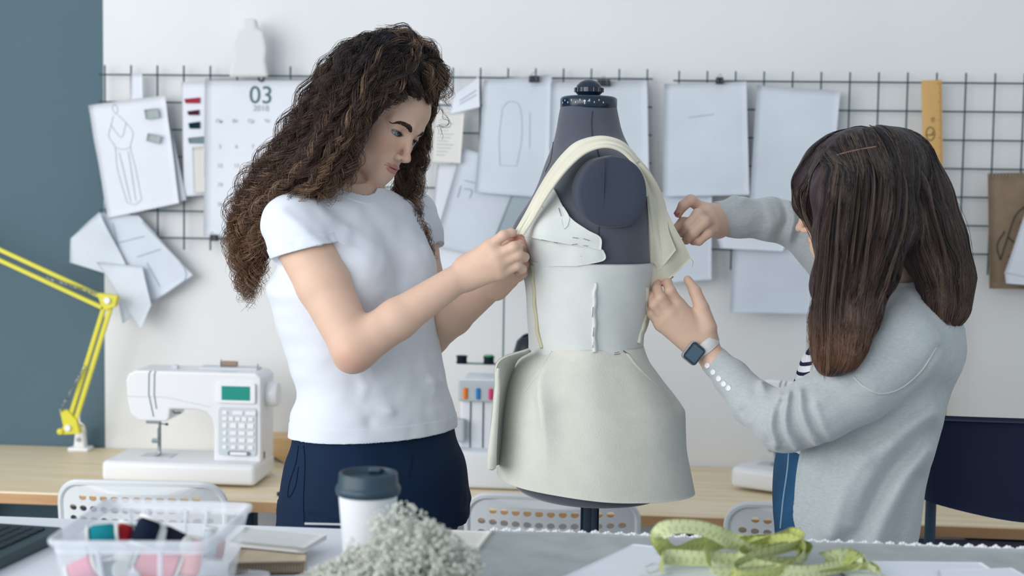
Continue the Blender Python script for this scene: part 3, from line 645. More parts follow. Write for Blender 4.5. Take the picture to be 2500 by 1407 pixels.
def perforated_chair(loc, label, rz):
    t = thing('perforated_chair', label, 'chair', loc, 'white perforated chairs', rz); T = parent_world(t)
    def tw(p): return np.array(T @ Vector(tuple(map(float, p))))
    w, h = .40, .28; V, F = perforated_back(w, h, 13, 9, .0275, .0098, .045); zc = .827-h/2
    pm('backrest', [tw((v[0], v[1]+(v[2])*-.12, v[2]+zc)) for v in V], F, m_chair, t, False)
    rim = [tw((x, .002+.045*(x/(w/2))**2-z*.12, z+zc)) for x, z in rrect(w, h, .055, 8)]; MB().tube(rim, .0085, 8, closed=True).build('rim', m_chair, t, smooth=True)
    b = MB(); bmx = rrect(.40, .40, .06, 8); b.prism([(x, y) for x, y in bmx], (0, 0, 0), (1, 0, 0), (0, 1, 0), (0, 0, 1), .44, .452)
    b.v = [tw(v+np.array([0, .22, 0])) for v in b.v]; b.build('seat', m_chair, t, bevel=.004)
    for x in (-1, 1):
        for pts in ([(x*.19, .03, .72), (x*.19, .03, .44), (x*.20, -.02, 0)], [(x*.19, .40, .44), (x*.20, .44, 0)]): MB().tube([tw(p) for p in pts], .009, 8).build('leg', m_leg, t, smooth=True)
    return t
YC = 3.19
ch = perforated_chair(tuple(WY(1345, 1300, YC)[:2])+(0,), 'white perforated chair directly behind the pole of the dress form', 0)
dup(ch, (WY(338, 1300, YC)[0], YC, 0), math.radians(3), 'white perforated chair behind the clear plastic tub, in front of the sewing machine')
dup(ch, (WY(1993, 1300, YC)[0], YC, 0), math.radians(0), 'white perforated chair half hidden by the woman in the grey cardigan')
# navy chair
YN = 2.95
nc = thing('navy_chair', 'dark navy high chair standing behind the woman in the grey cardigan', 'chair', tuple(WY(2500, 1200, YN)[:2])+(0,))
m_nv = mat('navy_seat', '#121f3c', .55, .35); m_nvl = mat('navy_leg', '#2f4a5c', .4, .4)
ol = [(2285, 1028), (2400, 1029), (2600, 1036), (2740, 1048), (2752, 1070), (2752, 1235), (2735, 1262), (2600, 1275), (2500, 1267), (2400, 1258), (2330, 1240), (2285, 1225), (2268, 1212), (2268, 1180), (2270, 1050)]
nn = 40; b = MB(); top = cr([WY(x, y, YN) for x, y in ((2270, 1032), (2300, 1028), (2500, 1031), (2700, 1042), (2750, 1050))], nn); bot = cr([WY(x, y, YN) for x, y in ((2268, 1212), (2300, 1230), (2500, 1267), (2700, 1262), (2750, 1232))], nn)
P = np.array([[top[i]*(1-v)+bot[i]*v+np.array([0, .10*((i/(nn-1)-.5)*2)**2, 0]) for v in np.linspace(0, 1, 12)] for i in range(nn)]); o = sheet('backrest', P, .022, m_nv, nc); md = o.modifiers.new('b', 'BEVEL'); md.width = .006; md.segments = 3; md.limit_method = 'ANGLE'; md.angle_limit = 1
sc_ = np.array(WY(2500, 1200, YN)); sc_[2] = .70
MB().box(sc_+np.array([0, .24, 0]), (.42, .42, .035), bev=.015, seg=3).build('seat', m_nv, nc, smooth=True)
for x, s in ((2279, -1), (2742, 1)):
    a = WY(x, 1060, YN+.075); MB().tube([a, np.array([a[0], a[1], .70]), np.array([a[0]+s*.02, a[1]-.05, 0])], .0115, 10).build('leg', m_nvl, nc, smooth=True)
    MB().tube([np.array([a[0], a[1]+.40, .70]), np.array([a[0]+s*.02, a[1]+.45, 0])], .0115, 10).build('leg', m_nvl, nc, smooth=True)
# ================================================================== the cutting table and what lies on it
m_tab = mat('table_white', '#dfe4ec', .45, .4)
YTB = 2.135
tb = thing('work_table', 'large white cutting table in front of both women', 'table', (0, 1.72, 0))
MB().box((0, (1.28+YTB)/2, ZT-.016), (3.0, YTB-1.28, .030), bev=.003).build('tabletop', m_tab, tb)
for x in (-1.4, 1.4):
    for y in (1.36, 2.05): MB().box((x, y, (ZT-.031)/2), (.06, .06, ZT-.031), bev=.004).build('leg', m_tab, tb)
def TZ(px, py, dz=0): return WZ(px, py, ZT+dz)
def flat(name, corners, dz, th, m, label=None, cat=None, parent=None, wob=.0, n=24, seed=0, **kw):
    c = [TZ(*p, dz) for p in corners]; P = np.zeros((n, n, 3))
    for i in range(n):
        for j in range(n):
            u, v = i/(n-1), j/(n-1); P[i, j] = (c[0]*(1-u)+c[1]*u)*(1-v)+(c[3]*(1-u)+c[2]*u)*v
    P[..., 2] += th/2+wob*(1+vnoise(P.reshape(-1, 3), 30, seed).reshape(n, n))
    return sheet(name, P, th, m, parent, label=label, cat=cat, **kw), P
# grey cloth with a frayed edge
m_gcloth = mat('grey_canvas', '#b3b9ba', .9, .15, col2='#a3aaac', scale=18, bump=.4, bscale=500)
cl = thing('grey_cloth', 'grey canvas cloth with a frayed white edge, spread along the back of the table', 'cloth', TZ(1800, 1340, .002))
e0 = TZ(1200, 1300, .002); e1 = TZ(2560, 1349, .002); nn = 90; P = np.zeros((nn, 40, 3)); fl = e0.copy(); fl[1] = 1.40; fl[0] = e0[0]-.02; fr = e1.copy(); fr[1] = 1.40; fr[0] += .1
for i in range(nn):
    u = i/(nn-1)
    for j in range(40):
        v = j/39; P[i, j] = (e0*(1-u)+e1*u)*(1-v)+(fl*(1-u)+fr*u)*v
P[..., 2] += .0022*(1+vnoise(P.reshape(-1, 3), 22, 5).reshape(nn, 40))+.0010*(1+vnoise(P.reshape(-1, 3), 70, 6).reshape(nn, 40))
sheet('canvas', P, .0012, m_gcloth, cl)
b = MB(); r_ = np.random.default_rng(3)
for k in range(210):
    u = k/209; p = e0*(1-u)+e1*u; rr = .0022+.0014*r_.random(); b.lathe(p+np.array([0, .001+.003*r_.random(), .003+.002*math.sin(k*1.3)]), [(rr*.5, -rr), (rr, -rr*.3), (rr, rr*.4), (rr*.4, rr)], 7, (.2*r_.random(), .3, 1))
b.build('frayed_edge', mat('thread_white', '#eceff2', .9, .1), cl, smooth=True, kind='stuff')
MB().tube(cr([TZ(1200, 1300, .006), TZ(1180, 1325, .008), TZ(1165, 1345, .009), TZ(1150, 1362, .007)], 16), .0022, 6).build('folded_corner', mat('seam_beige', '#c3c4bb', .8, .2), cl)
b = MB()
for k in range(46):
    p = TZ(745+2.6*k, 1283.5+.055*k, .001); b.box(p+np.array([0, 0, .003]), (.0009, .002, .003))
b.build('lace_trim', MATS['thread_white'], None, label='short white thread fringe at the table edge behind the coffee cup', cat='trim')
# paper on the table
tp, P = flat('paper_sheet', [(1545, 1330), (1760, 1352), (2080, 1500), (1290, 1450)], .009, .0006, m_paper, 'large white pattern sheet under the measuring tape on the cutting table', 'paper', wob=.0004)
flat('paper_sheet', [(2020, 1370), (2395, 1375), (2520, 1450), (2120, 1450)], .0095, .0006, m_paper, 'white sheet on the grey cloth at the loose end of the measuring tape', 'paper', wob=.0004)
strk = [[(1575, 1385), (1600, 1375), (1612, 1388), (1585, 1400), (1577, 1392)], [(1560, 1405), (1600, 1408), (1640, 1400)], [(1600, 1350), (1650, 1372)]]
bb = MB()
for l in strk: bb.tube(cr([TZ(*p, .0112) for p in l], 14), .0005, 4)
bb.build('pencil_line', m_pencil, tp)
flat('paper_sheet', [(2290, 1393), (2470, 1388), (2600, 1460), (2300, 1460)], .0125, .0006, m_paper, 'lowest white sheet near the end of the table beneath the grey cardigan', 'paper')
# measuring tape: one ribbon, wound in loops
m_tape = mat('tape_green', '#cfd879', .55, .35, attr='Col')
def TP(px, py, h): return WZ(px, py, ZT+.014+h)
route = [(1619, 1385, .012), (1619, 1362, .012), (1700, 1364, .012), (1790, 1368, .010), (1880, 1376, .010), (1960, 1368, .012), (1972, 1340, .02), (1900, 1318, .028), (1800, 1322, .02), (1740, 1336, .018), (1728, 1365, .022), (1745, 1395, .01),
         (1830, 1398, .008), (1930, 1385, .012), (1965, 1350, .028), (1930, 1322, .034), (1850, 1330, .02), (1770, 1322, .014), (1690, 1332, .012), (1640, 1350, .012), (1612, 1325, .035), (1610, 1302, .05), (1640, 1287, .062), (1700, 1288, .062), (1755, 1305, .05), (1800, 1330, .03), (1860, 1345, .02), (1930, 1335, .024), (1955, 1362, .018),
         (1900, 1395, .012), (1810, 1405, .010), (1790, 1385, .014), (1830, 1362, .026), (1900, 1345, .032), (1955, 1325, .034), (1930, 1308, .034), (1860, 1330, .024), (1800, 1360, .016), (1850, 1385, .012), (1960, 1402, .006), (2060, 1385, .006), (2085, 1368, .016), (2050, 1358, .022), (2015, 1366, .014), (2050, 1356, .024), (2100, 1368, .014), (2130, 1392, .004), (2150, 1402, .002), (2120, 1384, .006), (2060, 1392, .003), (1990, 1402, .002)]
NT = 2600; ctr = cr([TP(*q) for q in route], NT); T = np.gradient(ctr, axis=0); T /= np.linalg.norm(T, axis=1, keepdims=True); s_ = np.concatenate([[0], np.cumsum(np.linalg.norm(np.diff(ctr, axis=0), axis=1))])
up = np.array([0, -.35, 1.0])+.55*np.stack([np.sin(s_*9), np.cos(s_*7)-.4, .3*np.sin(s_*5)], 1); wdir = up-T*(up*T).sum(1, keepdims=True); wdir /= np.linalg.norm(wdir, axis=1, keepdims=True)
nv = 11; hw = .0118
P = np.stack([ctr+wdir*hw*(2*j/(nv-1)-1) for j in range(nv)], 1); P[..., 2] = np.maximum(P[..., 2], ZT+.0135)
V, F = grid_sheet(P, .0006); me = fast_mesh('measuring_tape', V, F)
base = np.array(lin('#c2cc88')[:3]); pal = np.array(lin('#d6dfba')[:3]); yel = np.array(lin('#b4b850')[:3]); ink = np.array(lin('#5f6a35')[:3]); C = np.zeros((2*NT*nv, 3))
for side in (0, 1):
    for i in range(NT):
        bs = (pal*.6+base*.4) if side == 0 else base*.7+yel*.3; cm = s_[i] % .010; 
        for j in range(nv):
            c = bs; k = side*NT*nv+i*nv+j
            if cm < .0011 and (j > 7 or j < 1): c = ink*.7+bs*.3
            elif .0025 < cm < .0075 and 2 <= j <= 5 and (int(s_[i]/.0018)+j) % 3 == 0: c = ink*.7+bs*.3
            C[k] = c
set_col(me, C); link('measuring_tape', me, m_tape, None, True, label='yellow-green measuring tape heaped in loops on the white pattern sheet', cat='measuring tape')
# coffee cup
cp = TZ(897, 1420, 0); cp = WZ(897, 1424, ZT); dcp = depth_of(cp); k_ = dcp/FPX
cup = thing('coffee_cup', 'white paper coffee cup with a dark blue-grey plastic lid', 'cup', cp)
H = .131; MB().lathe(cp, [(.030, 0), (.030, .002), (.0405, H), (.0415, H+.002), (.040, H+.003)], 48).build('cup_body', mat('cup_paper', '#e4e8ec', .6, .3), cup, smooth=True)
lid = MB().lathe(cp, [(.0425, H-.008), (.0438, H-.004), (.0438, H+.001), (.0425, H+.003), (.0405, H+.006), (.0395, H+.020), (.0385, H+.0215), (.0365, H+.0215), (.0355, H+.019), (.033, H+.015), (.012, H+.014), (.0001, H+.014)], 56, cap=False).build('lid', mat('lid_blue', '#28404f', .4, .5), cup, smooth=True)
MB().box(cp+(.004, .028, H+.0185), (.018, .012, .007), bev=.003).build('sip_spout', MATS['lid_blue'], lid)
# magazine over kraft notebook
m_kraft2 = mat('kraft_board', '#c4b39c', .8, .2, var=.08, scale=40)
nb = thing('spiral_notebook', 'kraft spiral notebook under the grey-white magazine', 'notebook', TZ(690, 1370, 0))
o, P = flat('cover', [(606, 1336), (748, 1352), (746, 1398), (560, 1402)], .001, .014, m_kraft2, parent=nb, n=8)
b = MB(); p0, p1 = P[0, -1], P[-1, -1]
for k in range(26):
    a = p0+(p1-p0)*(k+.5)/26; b.tube([a+(0, .008*math.cos(t)-.002, .009*math.sin(t)) for t in np.linspace(0, 2*PI, 10)[:-1]], .0009, 4, closed=True)
b.build('spiral', mat('spiral_dark', '#57483d', .4, .5), nb)
flat('magazine', [(600, 1298), (797, 1318), (742, 1352), (560, 1334)], .017, .007, mat('magazine_grey', '#cdd0cf', .5, .3, col2='#dcdedd', scale=9), 'grey-white magazine lying over the kraft notebook beside the plastic tub', 'magazine', n=10)
flat('receipt', [(1070, 1296), (1200, 1300), (1165, 1345), (1060, 1345)], .002, .0006, m_cream, 'white paper corner beside the grey cloth, behind the dried flowers', 'paper', n=8, wob=.001)
# laptop: keyboard half
m_lap = mat('laptop_dark', '#2c4048', .45, .45); m_key = mat('key_black', '#13232e', .4, .4)
B0 = TZ(160, 1288, .018); lw, ll = .26, .36
la = thing('laptop', 'dark laptop keyboard at the corner of the table beside the plastic tub', 'laptop', TZ(60, 1340, 0))
rz = math.radians(-6); ux = np.array([-math.cos(rz), -math.sin(rz), 0]); uy = np.array([math.sin(rz), -math.cos(rz), 0])
MB().prism([(x+lw/2, y+ll/2) for x, y in rrect(lw, ll, .012)], B0-(0, 0, .016), ux, uy, (0, 0, 1), 0, .016).build('deck', m_lap, la, bevel=.002)
for r_ in range(6):
    for c_ in range(15):
        if r_ == 5 and 4 <= c_ <= 8:
            if c_ > 4: continue
            p = B0+ux*(.038+.0185*r_*1.0)+uy*(.030+.0205*(c_+2)); sz = (.0155, .098, .003)
        else: p = B0+ux*(.030+.0185*r_)+uy*(.028+.0205*c_); sz = (.0155, .0175, .003)
        MB().box(p+(0, 0, .0016), sz, R=np.stack([ux, -uy, [0, 0, 1]], 1), bev=.001, seg=1).build('key', m_key, la)
# clear tub of threads
m_clear = mat('clear_plastic', '#e6ecf5', .25, .5, alpha=.30); m_clear2 = mat('clear_rim', '#e9eef6', .3, .5, alpha=.50)
RZ = .105
c4 = [WZ(112, 1322, ZT+RZ), WZ(512, 1325, ZT+RZ), WZ(618, 1230, ZT+RZ), WZ(262, 1218, ZT+RZ)]
ctb = sum(c4)/4; tub = thing('plastic_tub', 'clear plastic tub full of thread spools', 'box', (ctb[0], ctb[1], ZT+.012))
def ringpts(s, z, n=7, rr=.10):
    q = [ctb+(c-ctb)*s for c in c4]; out = []
    for i in range(4):
        a, b_, c = q[i-1], q[i], q[(i+1) % 4]
        p, r2 = b_+(a-b_)*rr, b_+(c-b_)*rr
        for t in np.linspace(0, 1, n): out.append((1-t)**2*p+2*t*(1-t)*b_+t*t*r2)
    out = np.array(out); out[:, 2] = z; return out
def tub_shell(prof):
    V = []; F = []; m = 28
    for s, z in prof: V += list(ringpts(s, ZT+z))
    for i in range(len(prof)-1):
        for k in range(m): F.append((i*m+k, i*m+(k+1) % m, (i+1)*m+(k+1) % m, (i+1)*m+k))
    return V, F
V, F = tub_shell([(.80, .012), (.84, .016), (.97, RZ-.012)]); F.append(tuple(range(27, -1, -1)))
pm('shell', V, F, m_clear, tub, True)
V, F = tub_shell([(.965, RZ-.016), (.975, RZ-.010), (1.02, RZ-.006), (1.03, RZ-.001), (1.02, RZ+.001), (.965, RZ+.001), (.965, RZ-.016)]); pm('rim', V, F, m_clear2, tub, True)
for (i, f) in ((0, .3), (0, .7), (2, .3), (2, .45), (2, .72), (2, .85)):
    a = c4[i]*(1-f)+c4[(i+1) % 4]*f; a = ctb+(a-ctb)*.965; b_ = ctb+(a-ctb)*.86; b_[2] = ZT+.02; a[2] = ZT+RZ-.012; MB().tube([a, b_], .003, 6).build('rib', m_clear2, tub)
a = (c4[0]*.5+c4[1]*.5); a = ctb+(a-ctb)*.97; a[2] = ZT+.046; MB().box(a+(0, -.004, 0), (.09, .008, .012), bev=.003).build('latch', m_clear2, tub)
V = [np.array([p[0], p[1], ZT+z]) for z in (.0015, .004) for p in ringpts(1.0, 0)*1.0]
ctl = ctb+(.012, .0, 0); s_l = 1.13
V = [np.array([ctl[0]+(p[0]-ctb[0])*s_l, ctl[1]+(p[1]-ctb[1])*s_l, ZT+z]) for z in (.0015, .0045, .009, .0015) for p in ringpts(1.0, 0)]
F = [tuple(range(27, -1, -1))]+[(i*28+k, i*28+(k+1) % 28, (i+1)*28+(k+1) % 28, (i+1)*28+k) for i in range(2) for k in range(28)]
pm('tub_lid', V[:84], F, m_clear2, None, True, label='clear plastic lid lying under the tub of threads', cat='lid')
# spools
m_core = mat('spool_core', '#dfe1dc', .5, .4)
def spool(p, ax, r, h, col, label):
    t = thing('thread_spool', label, 'spool', p, 'thread spools in the clear tub'); ax = np.array(ax, float); ax /= np.linalg.norm(ax); p = np.asarray(p, float)
    MB().lathe(p, [(r*.55, -h/2-.002), (r*1.0, -h/2-.002), (r*1.0, -h/2+.001), (r*.3, -h/2+.001), (r*.3, h/2-.001), (r*.9, h/2-.001), (r*.9, h/2+.002), (r*.5, h/2+.002)], 18, ax).build('core', m_core, t, smooth=True)
    MB().lathe(p, [(r*.7, -h/2+.0012), (r*.97, -h/2+.006), (r*.92, h/2-.005), (r*.7, h/2-.0012)], 22, ax).build('thread', mat('thread'+col, col, .85, .2), t, smooth=True)
def SP(px, py, z): return WZ(px, py, ZT+z)
for (px, py, z, ax, r, h, col, lb) in [
  (250, 1305, .098, (1, .3, .1), .013, .034, '#157a86', 'teal thread spool on top of the pile in the clear tub'),
  (300, 1308, .092, (.2, .6, 1), .012, .028, '#a3222f', 'dark red thread spool on top of the pile in the clear tub'),
  (356, 1300, .098, (.3, .4, 1), .016, .034, '#0e1b30', 'large navy thread spool standing highest in the clear tub'),
  (385, 1312, .088, (.1, .2, 1), .011, .03, '#d9dedd', 'white thread spool between the navy spools in the clear tub'),
  (425, 1315, .084, (1, -.3, -.3), .012, .036, '#151a2a', 'black thread spool tilted against the inside of the clear tub'),
  (385, 1365, .055, (1, .3, -.4), .024, .055, '#e88f9b', 'big pink thread cone lying in the middle of the clear tub'),
  (462, 1360, .056, (.1, .2, 1), .017, .05, '#f0a7a3', 'salmon thread cone standing in the clear tub'),
  (300, 1362, .060, (.4, .3, 1), .014, .03, '#e8eaea', 'white thread spool beside the pink cone in the clear tub'),
  (240, 1345, .070, (1, .5, .2), .014, .032, '#cfd6da', 'pale grey thread spool near the latch side of the clear tub'),
  (205, 1395, .050, (1, .2, .5), .017, .034, '#e0899d', 'pink spool low at the narrow end of the clear tub'),
  (270, 1395, .045, (.8, -.4, .2), .014, .036, '#5c7180', 'grey-blue spool low in the clear tub'),
  (420, 1345, .060, (0, 1, .1), .012, .03, '#9db2bd', 'light blue spool end-on in the clear tub'),
  (510, 1325, .050, (.1, .1, 1), .012, .04, '#c9d3da', 'pale blue spool against the side wall of the clear tub'),
  (535, 1340, .040, (.1, .3, 1), .008, .03, '#b05a55', 'small brick-red spool in the far corner of the clear tub'),
  (340, 1330, .070, (.5, 1, .2), .013, .03, '#b7c4c9', 'silver-grey spool under the navy one in the clear tub'),
  (385, 1402, .035, (1, 0, .1), .012, .04, '#e2553f', 'orange-red spool at the bottom of the clear tub')]:
    spool(SP(px, py, z), ax, r, h, col, lb)
# dried flowers
fl = thing('dried_flowers', 'heap of pale grey-green dried flowers beside the coffee cup', 'flowers', WZ(972, 1505, ZT))
m_flo = mat('dried_blossom', '#c6cbc2', .95, .1, col2='#dadcd4', scale=60); m_stem = mat('dried_stem', '#9aa290', .9, .1)
fc = fl.location; FC = np.array([fc[0], fc[1], fc[2]]); r_ = np.random.default_rng(11); ico = bmesh.new(); bmesh.ops.create_icosphere(ico, subdivisions=1, radius=1); iv = np.array([v.co[:] for v in ico.verts]); if_ = np.array([[v.index for v in f.verts] for f in ico.faces]); ico.free()
Vs = []; Fs = []; n = 0; b = MB()
env = [((1.0, 1.35), .0)]
def inside(x, z):                        # heap outline: height as a function of place along it
    return z < np.interp(x, [-.145, -.115, -.07, -.01, .02, .05, .09, .135], [.0, .055, .095, .134, .146, .126, .085, .0])
cnt_ = 0
while cnt_ < 11000:
    x, y, z = r_.uniform(-.145, .135), r_.uniform(-.07, .07), r_.uniform(0, .15)
    if not inside(x*1.0+.012*math.sin(z*60), z+abs(y)*.6): continue
    if vnoise(np.array([[x, y, z]]), 120, 4)[0] < -.25: continue
    c = FC+np.array([x, y, z+.004]); rr = r_.uniform(.0010, .0026); Vs.append(iv*rr*r_.uniform(.7, 1.2, (1, 3))+c); Fs.append(if_+n); n += len(iv); cnt_ += 1
    if cnt_ % 26 == 0: b.tube([FC+np.array([x*.3, y*.3, .003]), FC+np.array([x*.7, y*.8, z*.6]), c], .0006, 4)
me = fast_mesh('blossom', np.concatenate(Vs), np.concatenate(Fs)); link('blossom', me, m_flo, fl, True, kind='stuff'); b.build('stem', m_stem, fl, kind='stuff')
# ================================================================== dress form and the garment pinned on it
DM = 2.62
# horizontal axes of the form: fr = its front (towards the curly-haired woman, a little to the camera), nl = its near side
Rh = np.array([RT[0], RT[1], 0]); Rh /= np.linalg.norm(Rh); Ah = np.array([-Rh[1], Rh[0], 0])
al = math.radians(18); fr = -Rh*math.cos(al)-Ah*math.sin(al); nl = Rh*math.sin(al)-Ah*math.cos(al)
def lvl(px, py, a, W_, d=DM, ang=al): # a: half width across, W_: half width seen in the picture
    b = math.sqrt(max(W_**2-(a*math.sin(ang))**2, .0004))/math.cos(ang); return (W(px, py, d), a, b)
lv = [lvl(1437, 262, .050, .0525), lvl(1437, 285, .052, .056), lvl(1438, 315, .056, .0605), lvl(1440, 340, .066, .066), lvl(1442, 362, .092, .072), lvl(1444, 385, .128, .080), lvl(1446, 405, .146, .087),
      lvl(1446, 440, .155, .096), lvl(1444, 480, .157, .106), lvl(1438, 520, .157, .114), lvl(1430, 560, .155, .1175), lvl(1429, 600, .151, .118), lvl(1433, 640, .145, .1145), lvl(1434, 700, .133, .110), lvl(1432, 770, .120, .105),
      lvl(1430, 850, .113, .100), lvl(1430, 920, .122, .108), lvl(1430, 1000, .142, .122), lvl(1431, 1080, .158, .132), lvl(1431, 1140, .167, .137), lvl(1432, 1184, .170, .138), lvl(1432, 1194, .163, .132)]
form = Loft(lv, nl, 2.15)
m_form = mat('form_jersey', '#525763', .9, .15, sheen=.4, var=.06, scale=30, bump=.15, bscale=900)
m_formd = mat('form_seam', '#3e4553', .9, .1)
m_navyp = mat('navy_gloss_plastic', '#12263a', .25, .6)
base = W(1437, 1194, DM); dm = thing('dress_form', 'dark grey tailor dress form on a black pole, dressed in pinned cream cloth', 'dress form', (base[0], base[1], 0))
def loft_grid(L_, z0, z1, nz, off=0, th0=0, th1=2*PI, nt=120, f=None):
    zs = np.linspace(z0, z1, nz); th = np.linspace(th0, th1, nt); P = np.zeros((nt, nz, 3))
    for j, z in enumerate(zs):
        o = off if f is None else off+f(th, z); P[:, j] = L_.surf(th, np.full(nt, z), o)
    return P
zt, zb = float(lv[0][0][2]), float(lv[-1][0][2])
P = loft_grid(form, zb, zt, 150, nt=145); nt, nz = P.shape[:2]
idx = np.arange(nt*nz).reshape(nt, nz); q = np.stack([idx[:-1, :-1], idx[1:, :-1], idx[1:, 1:], idx[:-1, 1:]], -1).reshape(-1, 4)
bs_z, us_z = float(W(1290, 575, DM)[2]), 0
for s in (-1, 1):                         # bust
    c = np.array(form.at(bs_z)[:2]+[0]); c = np.array([c[0], c[1], bs_z])+fr*.085+nl*.068*s; d = P-c; g = np.exp(-(d**2).sum(-1)/.052**2); P += fr*(g*.022)[..., None]
body = pm('body', [tuple(v) for v in P.reshape(-1, 3)], [tuple(x) for x in q]+[tuple(idx[:-1, 0][::-1]), tuple(idx[:-1, -1])], m_form, dm)
bvh = BVHTree.FromPolygons([tuple(v) for v in P.reshape(-1, 3)], [tuple(x) for x in q])
def hit(px, py, default=None):
    o = Vector(CAM); d = Vector(ray(px, py)); h = bvh.ray_cast(o, d)
    return np.array(h[0]) if h[0] is not None else default
# seams of the jersey
def surf_line(pts, off=.001): 
    out = []
    for p in cr(np.array(pts, float), 40):
        h = hit(p[0], p[1]); 
        if h is not None: out.append(h-ray(p[0], p[1])*off)
    return out
for pts in ([(1446, 272), (1444, 300), (1446, 338)], [(1458, 366), (1466, 400), (1463, 470), (1462, 560), (1464, 640)], [(1358, 300), (1352, 340), (1345, 390), (1332, 420)]):
    MB().tube(surf_line(pts, .0), .0013, 6).build('seam', m_formd, dm)
# arm plate
ac = W(1489, 470, DM-.150); ab = MB(); N_ = np.array([0, 0, 1.0]); prof = []
apx = [(1489, 380), (1530, 390), (1560, 420), (1572, 465), (1565, 515), (1535, 548), (1490, 556), (1445, 548), (1415, 520), (1404, 470), (1415, 425), (1445, 392)]
ring = cr([W(x, y, DM-.147) for x, y in apx+[apx[0]]], 65)[:-1]; cen = ring.mean(0); V = []; F = []; nr = len(ring)
for (s, o) in ((1.0, -.030), (1.0, -.004), (.97, .0035), (.92, .0055), (.6, .0065), (.25, .0068)):
    for p in ring: V.append(cen+(p-cen)*s+nl*(o+.0+.012))
for i in range(5):
    for k in range(nr): F.append((i*nr+k, i*nr+(k+1) % nr, (i+1)*nr+(k+1) % nr, (i+1)*nr+k))
F.append(tuple(range(5*nr, 6*nr)))
m_plate = mat('plate_jersey', '#3b4251', .9, .15, sheen=.3, bump=.15, bscale=900)
pl = pm('arm_plate', V, F, m_plate, dm); MB().tube([cen+(p-cen)*0+nl*.0195+np.array([(W(1463, y, 2.47)-W(1463, 470, 2.47))[0]*0, 0, 0])+np.array([0, 0, (470-y)/1380.])+Rh*(-.018) for y in np.linspace(388, 550, 20)], .0012, 6).build('seam', m_formd, pl)
# collar, knob, dial
ct = W(1437, 262, DM); ax = (0, 0, 1)
col = MB().lathe(ct, [(.052, -.003), (.0535, .000), (.0535, .015), (.0515, .018), (.046, .020), (.001, .0205)], 64, ax, cap=False).build('neck_ring', m_navyp, dm, smooth=True)
kn = MB().lathe(ct, [(.018, .020), (.022, .024), (.026, .028), (.0262, .036), (.024, .037), (.023, .0405), (.017, .047), (.008, .051), (.0005, .052)], 48, ax, cap=False).build('knob', m_navyp, dm, smooth=True)
b = MB(); m_tick = mat('tick_white', '#dfe6ea', .5, .3)
for k in range(11):
    a = math.radians(-158+k*9.5); dr = Rh*math.cos(a)+(-Ah)*(-math.sin(a)); dr = Rh*math.cos(a)+Ah*math.sin(a); tg = np.cross((0, 0, 1), dr)
    b.box(ct+dr*.0537+np.array([0, 0, .0105 if k % 2 else .0065]), (.0008, .0012, .003 if k != 6 else .008), R=np.stack([dr, tg, [0, 0, 1]], 1))
b.build('dial_mark', m_tick, col)
for a_, s_t in ((-101.5, '40'), (-92.5, '42')):
    a = math.radians(a_); dr = Rh*math.cos(a)+Ah*math.sin(a); text_mesh('dial_number', s_t, .0048, ct+dr*.0538+np.array([0, 0, .0085]), np.cross((0, 0, 1), dr), dr, m_tick, col)
for a_ in range(0, 360, 24):
    a = math.radians(a_); dr = Rh*math.cos(a)+Ah*math.sin(a); MB().tube([ct+dr*.0262+(0, 0, .028), ct+dr*.0262+(0, 0, .036)], .0018, 8).build('grip', m_navyp, kn) if a_ % 24 == 0 else None
# pole and stand
MB().tube([(base[0], base[1], zb+.01), (base[0], base[1], .12)], .0145, 20).build('pole', m_navyp, dm, smooth=True)
MB().tube([(base[0]+.012, base[1]-.008, zb+.01), (base[0]+.012, base[1]-.008, .75)], .009, 14).build('pole_tube', m_navyp, dm, smooth=True)
MB().lathe((base[0], base[1], 0), [(.03, .10), (.03, .16), (.018, .17)], 24).build('hub', m_navyp, dm, smooth=True)
for k in range(4):
    a = k*PI/2+.5; MB().tube([(base[0], base[1], .13), (base[0]+.15*math.cos(a), base[1]+.15*math.sin(a), .06), (base[0]+.27*math.cos(a), base[1]+.27*math.sin(a), .012)], .012, 8).build('leg', m_navyp, dm, smooth=True)
# ------------------------------------------------------------------ the garment
m_cream = mat('muslin_cream', '#d9d9cf', .9, .15, sheen=.25, var=.03, scale=25, bump=.25, bscale=1100)
m_bod = mat('muslin_white', '#d3d8d6', .9, .15, sheen=.25, var=.03, scale=25, bump=.35, bscale=1000)
m_felt = mat('felt_cream', '#d0d1c8', .95, .1, sheen=.35, var=.04, scale=40, bump=.35, bscale=500)
m_strap = mat('cloth_yellow_cream', '#dcd9c8', .9, .15, sheen=.2, var=.05, scale=20, bump=.3, bscale=900)
m_pin = mat('pin_steel', '#8f8a86', .3, .5, metal=.8)
ga = thing('dress', 'unfinished cream dress pinned onto the dress form, with flared skirt and loose shoulder cloth', 'dress', (base[0], base[1], zb))
def zpx(py, px=1435, d=DM-.1): return float(W(px, py, d)[2])
FRT = math.atan2(np.dot(fr, np.cross((0, 0, 1), nl)), np.dot(fr, nl))   # angle of the front in the loft's own angle (0 = near side)
sgn = 1 if FRT > 0 else -1
